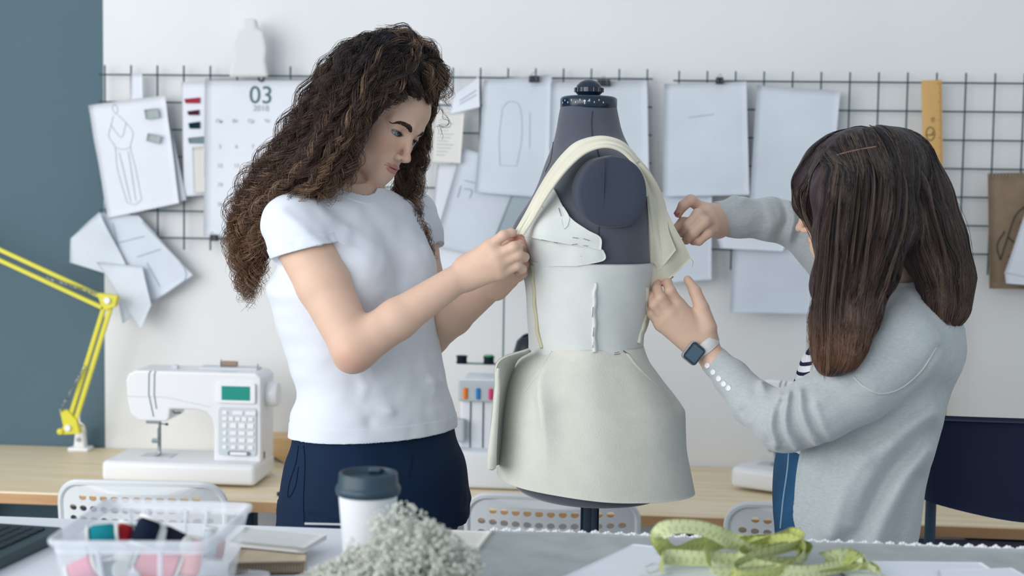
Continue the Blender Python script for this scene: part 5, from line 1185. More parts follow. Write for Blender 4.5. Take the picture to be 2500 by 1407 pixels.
# ------------------------------------------------------------------ t-shirt
m_shirt = mat('white_jersey', '#d8dee8', .9, .1, sheen=.2, bump=.15, bscale=900)
TS = Body(); sl = [(W(860, 462, 2.70), .078, .060), (W(860, 478, 2.70), .112, .068), (W(861, 492, 2.70), .140, .076), (W(862, 515, 2.70), .160, .086), (W(863, 548, 2.70), .171, .098), (W(864, 600, 2.70), .168, .110), (W(866, 650, 2.70), .163, .112)]
for y, xl, xr in ((700, 668, 1060), (750, 680, 1058), (800, 692, 1062), (850, 708, 1067), (900, 724, 1076), (950, 737, 1086), (1000, 728, 1100), (1040, 722, 1106), (1090, 717, 1113)): sl.append(l1((xl+xr)/2, y, (xr-xl)/2/1259.))
TSL = Loft(sl, n1, 2.15); TS.add(TSL, .02)
for s in (-1, 1): TS.add(Ell(W(866, 652, 2.70)+f1*.083+n1*.064*s, (.054, .054, .058)), .04)
SLN = Body().chain([sh_n, sh_n*.84+el_n*.16, sh_n*.58+el_n*.42], [.057, .0605, .0635], .035, .01); SLF = Body().chain([sh_f, sh_f*.84+el_f*.16, sh_f*.62+el_f*.38], [.056, .060, .060], .035, .01)
wf = [([(770, 560, 2.55), (800, 590, 2.53), (800, 640, 2.55)], .010, -.006), ([(760, 500, 2.56), (800, 540, 2.55), (830, 600, 2.57)], .018, .004), ([(690, 520, 2.52), (740, 560, 2.5), (785, 600, 2.5)], .012, .004), ([(668, 560, 2.52), (720, 590, 2.5)], .010, -.003),
      ([(755, 915, 2.6), (800, 930, 2.58), (880, 915, 2.57)], .0065, .010), ([(760, 950, 2.6), (790, 985, 2.58), (870, 975, 2.57), (900, 1000, 2.57)], .007, .010), ([(735, 900, 2.62), (755, 925, 2.6), (800, 905, 2.59)], .007, -.005), ([(870, 905, 2.57), (890, 945, 2.57), (880, 985, 2.57)], .008, .007), ([(740, 990, 2.62), (800, 1010, 2.58), (900, 1030, 2.56)], .012, -.003),
      ([(700, 780, 2.64), (750, 860, 2.6), (790, 900, 2.58)], .012, .008), ([(690, 700, 2.64), (740, 790, 2.6), (790, 860, 2.58)], .014, -.005), ([(1000, 720, 2.6), (1040, 840, 2.62), (1075, 950, 2.66)], .016, .006), ([(900, 640, 2.55), (960, 660, 2.55), (1010, 640, 2.58)], .02, .002), ([(960, 960, 2.58), (1040, 985, 2.62), (1090, 980, 2.7)], .012, -.003), ([(820, 720, 2.56), (800, 800, 2.57), (790, 880, 2.58)], .016, .007), ([(740, 1000, 2.62), (840, 985, 2.58), (960, 1005, 2.57)], .011, .005), ([(1000, 900, 2.6), (1050, 930, 2.64), (1085, 930, 2.7)], .012, .005), ([(850, 560, 2.56), (830, 620, 2.56), (840, 700, 2.57)], .018, .005)]
WF = [([W(*q) for q in pts], w_, h_) for pts, w_, h_ in wf]
def wr1(P):
    d = np.zeros(len(P))
    for pts, w_, h_ in WF: d = d-fold(P, pts, w_, h_)
    return d-.0022*vnoise(P, 26, 3)-.0012*vnoise(P, 60, 5)
neck_c = H1.p(-.030, 0, -.045); nk = Cone(H1.p(-.05, 0, -.045), W(856, 462, 2.675), .050, .060); hz = 1.071
adn = (el_n-sh_n)/np.linalg.norm(el_n-sh_n); qn = W(722, 617, 2.555); adt = adn+UP*-.12; adt /= np.linalg.norm(adt); cn = V3(-.22, -.95, 0); adf = (el_f-sh_f)/np.linalg.norm(el_f-sh_f); qf = sh_f*.74+el_f*.26
cutd = W(797, 603, 2.5)-W(643, 642, 2.5); cutn = np.cross(cutd, FW); cutn /= np.linalg.norm(cutn); cutn *= np.sign(np.dot(cutn, adn))
nkp = W(868, 473, 2.70); nkn = V3(.30, .85, -.45)
def shirt_d(P):
    return smin(smin(TS(P), np.maximum(SLN(P), (P-qn)@cutn), .03), np.maximum(SLF(P), (P-qf)@adf), .03)+wr1(P)
def shirt_f(P):
    d = shirt_d(P); th = .0095; e = np.maximum(d, -(d+th)); t_ = TS(P)
    e = np.maximum(e, hz+.006*np.sin((P@f1)*6)-P[:, 2]); e = smax(e, .004-nk(P), .003)
    for S_, q_, n_ in ((SLN, qn, cutn), (SLF, qf, adf)): e = np.maximum(e, -np.maximum(np.maximum(S_(P)+.012, np.abs((P-q_)@n_)-.02), .005-t_))
    return e
lo, hi = TS.bounds(); l2, h2 = SLN.bounds(); l3, h3 = SLF.bounds(); lo = np.minimum(lo, np.minimum(l2, l3)); hi = np.maximum(hi, np.maximum(h2, h3)); lo[2] = hz-.01
shirt = field_obj('t_shirt', shirt_f, lo-.01, hi+.01, .0027, m_shirt, w1)
# cuff, hem and neck band as folded edges
def cuff_f(P):
    t = (P-qn)@cutn; d = SLN(P)+wr1(P)-.0025; e = np.maximum(d, -(d+.0062)); e = np.maximum(e, np.abs(t+.0085)-.0095); return np.maximum(e, .004-TS(P))
field_obj('sleeve_cuff', cuff_f, qn-.09, qn+.09, .0022, m_shirt, shirt)
def hem_f(P):
    d = TS(P)+wr1(P)-.0009; e = np.maximum(d, -(d+.0070)); z = P[:, 2]-hz-.006*np.sin((P@f1)*6); return np.maximum(e, np.abs(z-.010)-.013)
c_ = W(915, 1075, 2.7); field_obj('hem', hem_f, np.array([c_[0]-.24, c_[1]-.24, hz-.02]), np.array([c_[0]+.24, c_[1]+.24, hz+.035]), .0025, m_shirt, shirt)
def band_f(P):
    d = TS(P)-.0022*vnoise(P, 26, 3); e = np.abs(nk(P)-.001)-.0085; e = np.maximum(e, np.maximum(d-.0015, -(d+.008))); return np.maximum(e, np.linalg.norm(P-nkp, axis=1)-.14)
field_obj('neck_band', band_f, nkp-.14, nkp+.14, .0015, m_shirt, shirt)
# ------------------------------------------------------------------ jeans
m_jean = mat('dark_jeans', '#0c2440', .8, .25, var=.15, scale=12, bump=.2, bscale=900); m_thr = mat('jean_seam', '#0a1b33', .8, .2)
JN = Body(); jl = [l1(914, 1035, .144), l1(916, 1080, .149), l1(918, 1130, .164), l1(918, 1180, .171), l1(917, 1230, .174), l1(917, 1275, .172)]
JNL = Loft(jl, n1, 2.2); JN.add(JNL, .02)
for hp in (hipl, hipr):
    kn = hp*np.array([1, 1, 0])+np.array([0, 0, .50])+f1*.02; an = hp*np.array([1, 1, 0])+np.array([0, 0, .12])-f1*.01; JN.chain([hp-np.array([0, 0, .03]), kn, an], [.096, .066, .052], .05, .02)
def jeans_f(P):
    d = JN(P)-.0015*vnoise(P, 30, 8)-.002*vnoise(P, 70, 9)*(P[:, 2] < .95); e = np.maximum(d, -(d+.016)); return np.maximum(e, np.maximum(P[:, 2]-1.098, .105-P[:, 2]))
lo, hi = JN.bounds(); jeans = field_obj('jeans', jeans_f, lo, hi, .0055, m_jean, w1)
def on_field(F, pts, n=30, off=.0006, step=.5):   # drop picture points onto a field along the line of sight
    out = []
    for x, y in cr(np.array(pts, float), n):
        d = ray(x, y); t = 1.6; o = np.array(CAM)
        for _ in range(120):
            p = o+d*t; v = float(F(p[None])[0])
            if v < .0006: out.append(p-d*off); break
            t += max(v*step, .0008)
            if t > 4: break
    return out
JF = lambda P: JN(P)-.0015*vnoise(P, 30, 8)
for pts in ([(741, 1088), (744, 1130), (742, 1180), (740, 1230), (742, 1278)], [(728, 1088), (722, 1130), (706, 1180), (703, 1215), (720, 1190), (728, 1140)], [(1010, 1110), (1003, 1150), (1000, 1165)]):
    L_ = on_field(JF, pts); 
    if len(L_) > 3: MB().tube(L_, .0007, 5).build('seam', m_thr, jeans, smooth=True)
for hp in (hipl, hipr):
    an = hp*np.array([1, 1, 0])-f1*.01; S = Body(); S.add(Cone(an+np.array([0, 0, .05])-f1*.01, an+np.array([0, 0, .035])+f1*.15, .045, .032), .02); S.add(Cone(an+np.array([0, 0, .05]), an+np.array([0, 0, .10]), .048, .05), .02)
    SF = lambda P, S=S: np.maximum(S(P), .002-P[:, 2]); lo, hi = S.bounds(); field_obj('shoe', SF, lo, hi, .006, mat('canvas_white', '#d9d9d6', .8, .2), w1)
# ------------------------------------------------------------------ hair
HB = Body(); HB.add(Ell(H1.p(-.024, 0, .045), (.112, .092, .090), H1.R), .02)
def hc(L_, k=.03):
    for i in range(len(L_)-1): HB.add(Cone(W(*L_[i][:3]), W(*L_[i+1][:3]), L_[i][3], L_[i+1][3]), k)
hc([(930, 170, 2.66, .060), (870, 225, 2.61, .052), (820, 310, 2.585, .048), (775, 395, 2.59, .045), (720, 455, 2.63, .040), (655, 510, 2.67, .036), (618, 590, 2.70, .026), (615, 680, 2.70, .012)])
hc([(890, 185, 2.72, .060), (832, 275, 2.70, .050), (785, 365, 2.70, .045), (715, 455, 2.70, .035)]); hc([(985, 160, 2.68, .045), (1035, 185, 2.68, .028), (1050, 215, 2.69, .016)])
hc([(1020, 250, 2.78, .022), (1012, 340, 2.80, .010), (985, 430, 2.80, .012), (980, 500, 2.79, .012), (1005, 550, 2.77, .006)])
face_cut = Ell(H1.p(.088, 0, -.028), (.062, .084, .094), H1.R)
def hair_f(P):
    d = HB(P)-.004*vnoise(P, 60, 21)-.003*vnoise(P, 110, 22); return smax(d, -face_cut(P), .02)
lo, hi = HB.bounds(); hair1 = field_obj('hair', hair_f, lo, hi, .0045, m_hairb, w1)
R_, M_, T_, G_ = (np.array(lin(c)[:3]) for c in ('#29252a', '#5e4536', '#8f6648', '#a5866a'))
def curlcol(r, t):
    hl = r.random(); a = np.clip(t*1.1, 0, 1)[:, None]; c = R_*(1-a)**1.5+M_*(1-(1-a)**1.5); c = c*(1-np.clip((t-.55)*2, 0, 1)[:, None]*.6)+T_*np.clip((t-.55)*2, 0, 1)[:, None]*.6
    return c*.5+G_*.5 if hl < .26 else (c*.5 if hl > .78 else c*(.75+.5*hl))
trk = [(3.0, [(985, 120, 2.63, .018), (930, 135, 2.59, .030), (880, 205, 2.555, .036), (840, 300, 2.54, .040), (795, 385, 2.55, .042), (725, 455, 2.585, .042), (655, 520, 2.64, .040), (612, 600, 2.68, .036), (618, 700, 2.69, .022)]),
       (3.2, [(930, 108, 2.69, .020), (862, 135, 2.65, .028), (805, 205, 2.61, .033), (755, 295, 2.60, .038), (705, 380, 2.61, .038), (640, 460, 2.65, .036), (598, 540, 2.68, .032), (594, 640, 2.69, .026), (615, 735, 2.69, .012)]),
       (1.8, [(1015, 130, 2.61, .018), (965, 175, 2.575, .018), (905, 228, 2.55, .018), (868, 300, 2.548, .018), (850, 375, 2.548, .020), (815, 438, 2.555, .024), (755, 475, 2.575, .018)]),
       (2.2, [(930, 105, 2.68, .030), (985, 100, 2.66, .025), (1035, 135, 2.645, .022), (1062, 180, 2.65, .018), (1068, 235, 2.655, .012)]),
       (1.3, [(1020, 140, 2.74, .020), (1055, 215, 2.78, .018), (1038, 300, 2.80, .012), (1030, 370, 2.795, .012), (1000, 440, 2.78, .024), (990, 510, 2.76, .030), (1022, 575, 2.74, .020), (1055, 650, 2.73, .010)]),
       (1.2, [(900, 115, 2.76, .03), (825, 180, 2.76, .035), (775, 290, 2.74, .04), (725, 390, 2.72, .04), (665, 470, 2.72, .035), (620, 560, 2.71, .03), (610, 660, 2.70, .02)]),
       (1.2, [(960, 100, 2.64, .02), (900, 130, 2.585, .03), (860, 190, 2.56, .035), (830, 260, 2.545, .04), (800, 330, 2.545, .04)]),
       (1.0, [(900, 110, 2.74, .025), (840, 165, 2.73, .03), (800, 240, 2.70, .03), (765, 320, 2.66, .03), (728, 400, 2.64, .03), (665, 480, 2.66, .03)]),
       (1.4, [(1050, 246, 2.655, .006), (1046, 215, 2.64, .012), (1020, 165, 2.63, .018), (980, 135, 2.62, .02), (920, 150, 2.60, .02)]), (1.6, [(1022, 236, 2.61, .005), (1000, 200, 2.59, .012), (960, 165, 2.585, .016), (900, 160, 2.585, .02)]), (1.6, [(985, 240, 2.585, .005), (960, 215, 2.57, .010), (915, 205, 2.56, .016), (860, 240, 2.55, .02), (820, 310, 2.545, .02)]), (.9, [(945, 255, 2.565, .005), (915, 245, 2.555, .010), (875, 262, 2.548, .012), (845, 330, 2.542, .016), (815, 420, 2.55, .02)]),
       (1.4, [(890, 150, 2.60, .02), (820, 215, 2.575, .028), (772, 290, 2.560, .032), (738, 360, 2.565, .032), (692, 430, 2.60, .03), (640, 505, 2.65, .03)]),
       (.8, [(1010, 120, 2.62, .02), (1000, 165, 2.60, .02), (960, 225, 2.575, .014), (900, 262, 2.555, .012), (865, 330, 2.55, .012), (855, 400, 2.552, .01)])]
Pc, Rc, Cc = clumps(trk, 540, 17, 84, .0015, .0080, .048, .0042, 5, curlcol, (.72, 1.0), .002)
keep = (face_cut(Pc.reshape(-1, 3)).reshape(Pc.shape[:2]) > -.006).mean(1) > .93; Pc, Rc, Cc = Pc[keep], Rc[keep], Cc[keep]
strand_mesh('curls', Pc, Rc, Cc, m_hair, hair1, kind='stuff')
# single stray curls
st = [(1, [(1060, 255, 2.66, .004), (1090, 290, 2.66, .006), (1080, 320, 2.66, .008), (1060, 330, 2.66, .006)]), (1, [(1040, 140, 2.65, .01), (1080, 170, 2.66, .008), (1092, 215, 2.66, .006), (1082, 265, 2.66, .006)]), (1.2, [(975, 112, 2.68, .01), (985, 98, 2.68, .006), (992, 74, 2.68, .004), (1003, 84, 2.68, .004), (992, 96, 2.68, .004), (984, 84, 2.68, .004)]),
      (1, [(700, 330, 2.62, .02), (650, 400, 2.65, .02), (600, 440, 2.68, .02)]), (1, [(600, 520, 2.68, .02), (572, 560, 2.69, .016), (575, 620, 2.69, .02)]), (1, [(640, 640, 2.69, .02), (600, 690, 2.69, .014), (612, 745, 2.69, .012)]), (.8, [(850, 400, 2.548, .01), (845, 450, 2.55, .012), (800, 480, 2.545, .01), (760, 480, 2.54, .01)])]
Pc, Rc, Cc = clumps(st, 60, 3, 70, .002, .008, .030, .002, 9, lambda r, t: np.tile(M_*.9+T_*.3*r.random(), (len(t), 1)), (.8, 1), .004); strand_mesh('stray_curls', Pc, Rc*.8, Cc, m_hair, hair1, kind='stuff')
# ================================================================== the woman in the grey cardigan
w2 = thing('person', 'woman with straight brown hair in a long grey cardigan and a white smartwatch', 'person', W(2070, 1250, 2.56)*np.array([1, 1, 0]))
bw = math.radians(16); f2 = -Rh*math.cos(bw)+Ah*math.sin(bw); n2 = -Rh*math.sin(bw)-Ah*math.cos(bw)
U2 = V3(-.16, .985, -.06); F2 = V3(-.86, -.16, .47); L2 = np.cross(U2, F2); D2 = 2.56
H2 = Head(W(2080, 484, 2.50), L2, U2, .97)
B2 = Body(); H2.build(B2); B2.add(Cone(H2.p(-.030, 0, -.045), W(2190, 720, D2), .050, .058), .02)
def l2_(y, xl, xr, ratio, d=D2):
    k = math.sqrt((math.sin(bw)*1)**2+(ratio*math.cos(bw))**2); a = (xr-xl)/2/(FPX/d)/k; return (W((xl+xr)/2, y, d), a, a*ratio)
def torso_lv(inset, fwd=0):
    L_ = []
    for y, xl, xr, a in ((690, 2150, 2255, .085), (715, 2115, 2285, .125), (745, 2085, 2322, .150), (780, 2050, 2345, .165), (830, 1995, 2352, .172), (880, 1960, 2345, .168), (930, 1942, 2325, .162), (990, 1925, 2303, .156), (1060, 1908, 2282, .158), (1130, 1893, 2262, .165), (1200, 1886, 2250, .172), (1270, 1887, 2242, .176), (1330, 1890, 2236, .178)):
        w_ = (xr-xl)/2/1328.; b = math.sqrt(max((w_/1)**2-(a*math.sin(bw))**2, .002))/math.cos(bw); L_.append((W((xl+xr)/2, y, D2)+f2*fwd, a-inset, b-inset))
    return L_
CT = Loft(torso_lv(0), n2, 2.1); IT = Loft(torso_lv(.022, .018), n2, 2.1)
armn = [(1742, 878, 2.57, .0262), (1790, 928, 2.53, .032), (1840, 985, 2.48, .0405), (1915, 1028, 2.42, .0525), (2000, 1002, 2.395, .059), (2095, 945, 2.395, .066), (2190, 855, 2.42, .076)]
armf = [(1745, 532, 2.66, .0300), (1800, 532, 2.68, .0370), (1880, 534, 2.70, .0415), (1950, 552, 2.72, .0440), (2050, 650, 2.70, .055), (2120, 760, 2.68, .06)]
wn = W(1712, 840, 2.57); wfp = W(1752, 540, 2.66)
HNb = Body(); HNb.chain([wn, W(1742, 878, 2.565), W(1790, 930, 2.53)], [.0235, .0235, .028], .012, .01)
fg3 = [(pxl([(1658, 745, 2.56), (1636, 710, 2.55), (1629, 691, 2.562), (1626, 676, 2.575)]), [.0108, .0100, .0088, .0068]),
       (pxl([(1640, 764, 2.552), (1612, 727, 2.54), (1604, 706, 2.552), (1605, 690, 2.566)]), [.0110, .0102, .0088, .0070]),
       (pxl([(1624, 780, 2.556), (1597, 744, 2.545), (1590, 724, 2.556), (1592, 707, 2.57)]), [.0105, .0098, .0085, .0068]),
       (pxl([(1613, 794, 2.565), (1590, 765, 2.56), (1584, 748, 2.567), (1586, 733, 2.58)]), [.0098, .0090, .0078, .0062])]
hand(HNb, (wn+RT*.011+UP*.010, wn-RT*.013-UP*.006), .0235, fg3, (pxl([(1728, 800, 2.56), (1713, 752, 2.562), (1697, 712, 2.57), (1679, 683, 2.58)]), [.017, .0135, .0112, .0075]))
HFb = Body(); HFb.chain([wfp, W(1790, 532, 2.67)], [.0245, .027], .012, .01)
fg4 = [(pxl([(1714, 510, 2.625), (1686, 489, 2.60), (1668, 502, 2.60), (1656, 522, 2.606)]), [.0108, .0104, .0095, .0075]),
       (pxl([(1726, 522, 2.615), (1704, 524, 2.585), (1681, 551, 2.585), (1667, 570, 2.60)]), [.0112, .0112, .0102, .0080]),
       (pxl([(1736, 540, 2.610), (1719, 542, 2.580), (1693, 568, 2.580), (1676, 587, 2.596)]), [.0110, .0110, .0100, .0080]),
       (pxl([(1740, 558, 2.615), (1727, 570, 2.592), (1706, 588, 2.592), (1692, 590, 2.61)]), [.0102, .0098, .0088, .0070])]
hand(HFb, (wfp+UP*.013, wfp-UP*.013), .023, fg4, (pxl([(1722, 548, 2.645), (1690, 546, 2.625), (1668, 545, 2.612), (1651, 558, 2.606)]), [.016, .0125, .0112, .0085]))
def col2(P):
    C = H2.color(P)
    for pts, r in fg3+fg4:
        w_ = np.exp(-(np.linalg.norm(P-pts[-1], axis=1)/.014)**2)[:, None]*.65; C = C*(1-w_)+BLUSH*w_
    return C
tors2 = Body(); tors2.add(IT, .02); hips2 = W(2070, 1290, D2)
for s in (-1, 1):
    hp = hips2+n2*.075*s-np.array([0, 0, .10]); kn = hp*np.array([1, 1, 0])+np.array([0, 0, .49]); an = hp*np.array([1, 1, 0])+np.array([0, 0, .09]); tors2.chain([hp, kn, an], [.075, .056, .040], .04, .02); tors2.add(Cone(an-np.array([0, 0, .04]), an+f2*.14-np.array([0, 0, .065]), .038, .024), .02)
for ch_ in (armn, armf):
    for i in range(len(ch_)-1): tors2.add(Cone(W(*ch_[i][:3]), W(*ch_[i+1][:3]), ch_[i][3]*.5, ch_[i+1][3]*.5), .015)
zc = float(W(2190, 700, D2)[2]); l_, h_ = tors2.bounds(); lh, hh = B2.bounds()
body2 = merge_fields('body', [(lambda P: np.maximum(B2(P), zc-.02-P[:, 2]), lh, hh, .0020), (HNb, *HNb.bounds(), .0018), (HFb, *HFb.bounds(), .0019), (lambda P: np.maximum(tors2(P)+.008, P[:, 2]-zc), l_, h_, .008)], m_skin, w2, col2)
H2.eyes(w2, W(1600, 640, 2.55), '#6b7a70'); H2.brows(w2, B2, m_brow, np.array([.05, .035, .03]), n=120)
nails(w2, [(fg4[0][0][2], fg4[0][0][3], .0078)], mat('nail_pink', '#c06a72', .3, .6), V3(-.6, .2, -.8)); nails(w2, [(p[0][2], p[0][3], .0085) for p in fg4[1:3]], m_nail, V3(-.5, .2, -.9))
# striped shirt, jeans
m_str = bpy.data.materials.new('striped_jersey'); m_str.use_nodes = True; nt = m_str.node_tree; bs = nt.nodes['Principled BSDF']; bs.inputs['Roughness'].default_value = .9; bs.inputs['Specular IOR Level'].default_value = .1
tc = nt.nodes.new('ShaderNodeTexCoord'); mp = nt.nodes.new('ShaderNodeMapping'); wv = nt.nodes.new('ShaderNodeTexWave'); wv.bands_direction = 'Z'; wv.inputs['Scale'].default_value = 24; wv.inputs['Distortion'].default_value = .6; rp = nt.nodes.new('ShaderNodeValToRGB'); rp.color_ramp.interpolation = 'CONSTANT'
rp.color_ramp.elements[0].color = lin('#18253c'); rp.color_ramp.elements[1].position = .30; rp.color_ramp.elements[1].color = lin('#dfe3ea'); mp.inputs['Rotation'].default_value = (0, math.radians(28), 0)
nt.links.new(tc.outputs['Object'], mp.inputs[0]); nt.links.new(mp.outputs[0], wv.inputs['Vector']); nt.links.new(wv.outputs['Fac'], rp.inputs[0]); nt.links.new(rp.outputs[0], bs.inputs[0])
inner = lambda P: IT(P)-.004-.0012*vnoise(P, 40, 3)
lo, hi = IT.lo, IT.hi; z_w = 1.10
field_obj('striped_shirt', lambda P: np.maximum(inner(P), np.maximum(z_w-.02-P[:, 2], P[:, 2]-float(W(2190, 700, D2)[2]))), lo-.02, hi+.02, .005, m_str, w2)
m_bj = mat('blue_jeans', '#2a5478', .8, .2, var=.25, scale=14, bump=.3, bscale=800)
J2 = Body(); J2.add(IT, .02)
for s in (-1, 1):
    hp = hips2+n2*.075*s-np.array([0, 0, .10]); kn = hp*np.array([1, 1, 0])+np.array([0, 0, .49]); an = hp*np.array([1, 1, 0])+np.array([0, 0, .12]); J2.chain([hp, kn, an], [.085, .066, .052], .05, .02)
def j2f(P):
    d = J2(P)-.004-.0015*vnoise(P, 50, 6); return np.maximum(d, np.maximum(P[:, 2]-z_w, .105-P[:, 2]))
lo, hi = J2.bounds(); jn2 = field_obj('jeans', j2f, lo-.01, hi+.01, .006, m_bj, w2)
L_ = on_field(j2f, [(1926, 1100), (1922, 1150), (1912, 1220), (1905, 1290)]); 
if len(L_) > 3: MB().tube(L_, .0014, 5).build('seam', mat('denim_seam', '#8fa9bd', .8, .2), jn2, smooth=True)
for s in (-1, 1):
    an = (hips2+n2*.075*s)*np.array([1, 1, 0]); S = Body(); S.add(Cone(an+np.array([0, 0, .05]), an+np.array([0, 0, .035])+f2*.15, .045, .032), .02); S.add(Cone(an+np.array([0, 0, .05]), an+np.array([0, 0, .10]), .048, .05), .02)
    lo, hi = S.bounds(); field_obj('shoe', lambda P, S=S: np.maximum(S(P), .002-P[:, 2]), lo, hi, .006, MATS['canvas_white'], w2)
# cardigan
m_card = mat('grey_knit', '#b4bcbf', .95, .08, sheen=.4, var=.10, scale=130, stretch=(1, 1, 3.5), bump=.3, bscale=700)
CN = Body(); CF = Body()
for i in range(len(armn)-1): CN.add(Cone(W(*armn[i][:3]), W(*armn[i+1][:3]), armn[i][3], armn[i+1][3]), .012)
for i in range(len(armf)-1): CF.add(Cone(W(*armf[i][:3]), W(*armf[i+1][:3]), armf[i][3], armf[i+1][3]), .012)
fw2 = [([(1858, 935), (1868, 965), (1862, 1000), (1835, 1030)], 2.44, .007, .009), ([(1905, 965), (1885, 1000), (1880, 1050), (1893, 1090)], 2.37, .0075, .011), ([(1925, 960), (1915, 1010), (1922, 1060), (1945, 1095)], 2.36, .0070, .011), ([(1952, 955), (1955, 1005), (1975, 1055), (1995, 1085)], 2.345, .0075, .010), ([(1990, 990), (2010, 1040), (2030, 1075)], 2.34, .008, .005),
       ([(1893, 985), (1872, 1030), (1880, 1075)], 2.38, .007, -.006), ([(1912, 985), (1902, 1030), (1912, 1080)], 2.36, .006, -.006), ([(1938, 975), (1938, 1030), (1962, 1085)], 2.35, .007, -.006), ([(1975, 975), (1985, 1030), (2008, 1080)], 2.34, .007, -.005), ([(1845, 960), (1835, 990), (1815, 1005)], 2.45, .007, -.004),
       ([(1960, 925), (2010, 915), (2060, 930)], 2.34, .012, .004), ([(2000, 905), (2060, 945), (2130, 960)], 2.33, .014, .004),
       ([(2285, 950), (2200, 1010), (2110, 1060), (2030, 1090)], 2.42, .024, -.0095), ([(2275, 1010), (2200, 1060), (2120, 1110)], 2.42, .018, 0.0152), ([(2270, 1060), (2190, 1130), (2150, 1180), (2060, 1330)], 2.42, .020, -0.0135), ([(2262, 1100), (2210, 1170), (2160, 1260), (2130, 1340)], 2.42, .018, 0.0190), ([(2240, 1170), (2200, 1250), (2175, 1340)], 2.43, .016, -0.0121), ([(2100, 1130), (2060, 1210), (2030, 1300)], 2.40, .020, 0.0114), ([(2040, 1130), (1990, 1230), (1960, 1330)], 2.42, .018, -0.0054), ([(2180, 1090), (2120, 1180), (2080, 1280)], 2.4, .016, 0.0114),
       ([(2085, 922), (2130, 955), (2170, 962), (2230, 930), (2290, 850)], 2.38, .007, -0.0054), ([(2290, 870), (2300, 920), (2280, 990)], 2.5, .02, -0.0081), ([(2130, 760), (2160, 730), (2200, 715)], 2.42, .012, -0.0081)]
ff2 = [([(1905, 480), (1920, 530), (1900, 580)], 2.66, .008, -.007), ([(1922, 480), (1940, 530), (1925, 590)], 2.66, .007, .009), ([(1940, 490), (1955, 545), (1945, 600)], 2.66, .007, -.006), ([(1790, 480), (1800, 500), (1815, 488)], 2.66, .01, .005), ([(1872, 490), (1885, 540), (1870, 580)], 2.66, .009, .003)]
def mkf(L_): return [(cr(np.array([W(x, y, d) for x, y in pts]), 8), w_, h_) for pts, d, w_, h_ in L_]
FT, FA = mkf(fw2), mkf(ff2)
def surf_fold(P, FL, n):                 # folds act through the depth of the cloth: compare sideways only
    out = np.zeros(len(P)); lo, hi = P.min(0), P.max(0)
    for pts, w_, h_ in FL:
        if (pts.min(0)-3*w_-.08 > hi).any() or (pts.max(0)+3*w_+.08 < lo).any(): continue
        o2 = np.zeros(len(P)); Q = P-np.outer(P@n, n)*.75; S_ = pts-np.outer(pts@n, n)*.75
        for i in range(len(pts)-1): d, t = segd(Q, S_[i], S_[i+1]); o2 = np.maximum(o2, np.exp(-(d/w_)**2))
        out += o2*h_
    return out
VN = ray(2050, 1000)
def card_d(P):
    t = CT(P)-.003-.003*vnoise(P, 18, 4); a = CN(P); b_ = CF(P)
    d = smin(smin(t, a, .018), b_, .025); near = ((P-CAM)@FW) < 2.62
    return d-np.where(near, surf_fold(P, FT, VN), 0)*1.0-surf_fold(P, FA, VN)*(np.abs(b_) < .03)-.0015*vnoise(P, 30, 12)-.0007*vnoise(P, 90, 13)
dz = [float(W(1950, y, 2.5)[2]) for y in (1340, 1105, 930, 760, 690)]; cut_w = [.150, .125, .110, .095, .06]
cA, cB = W(*armn[0][:3]), W(*armn[1][:3]); aN = (cB-cA)/np.linalg.norm(cB-cA); cA = cA+aN*.0; fA, fB = W(*armf[0][:3]), W(*armf[1][:3]); aF = (fB-fA)/np.linalg.norm(fB-fA)
CTz = CT
def card_f(P):
    d = card_d(P); e = np.maximum(d, -(d+.012)); cx, cy, a, b_ = CT.at(P[:, 2]); rel = np.stack([P[:, 0]-cx, P[:, 1]-cy, 0*cx], 1); lat = rel@n2; fw = rel@f2
    cw = np.interp(-P[:, 2], -np.array(dz[::-1])[::-1] if False else -np.array(dz)[::-1][::-1], cut_w) if False else np.interp(P[:, 2], dz, cut_w)
    arm = np.minimum(CN(P), CF(P)); op = np.minimum(cw-np.abs(lat), fw-.0); op = np.minimum(op, arm-.012)     # opening down the front
    e = smax(e, op, .004)
    e = np.maximum(e, -(CN(P)+.0065) if False else -1)
    for q_, n_, S_ in ((cA, aN, CN), (fA, aF, CF)):
        e = np.maximum(e, np.where(np.linalg.norm(P-q_, axis=1) < .075, -((P-q_)@n_), -1))
    # neck opening
    nk2 = W(2190, 690, D2); e = smax(e, .062-np.linalg.norm((P-nk2)*np.array([1, 1, .8]), axis=1), .004)
    e = np.maximum(e, .62-P[:, 2]); return e
cb = Body(); cb.add(CT); lo = np.minimum(CT.lo, np.minimum(CN.bounds()[0], CF.bounds()[0]))-.02; hi = np.maximum(CT.hi, np.maximum(CN.bounds()[1], CF.bounds()[1]))+.02
# the skirt of the cardigan reaches lower than the trunk levels
card = field_obj('cardigan', card_f, lo, hi, .0033, m_card, w2)
Pe = []
for z in np.linspace(.66, float(W(1950, 770, 2.5)[2]), 60):
    cx, cy, a, b_ = CT.at(z); la = np.interp(z, dz, cut_w)+.002; u = min(.98, la/a); v = (1-u**2.1)**(1/2.1)
    Pe.append(np.array([cx, cy, z])+n2*la+f2*(v*b_-.004))
MB().tube(Pe, .0060, 8).build('front_edge', m_card, card, smooth=True)
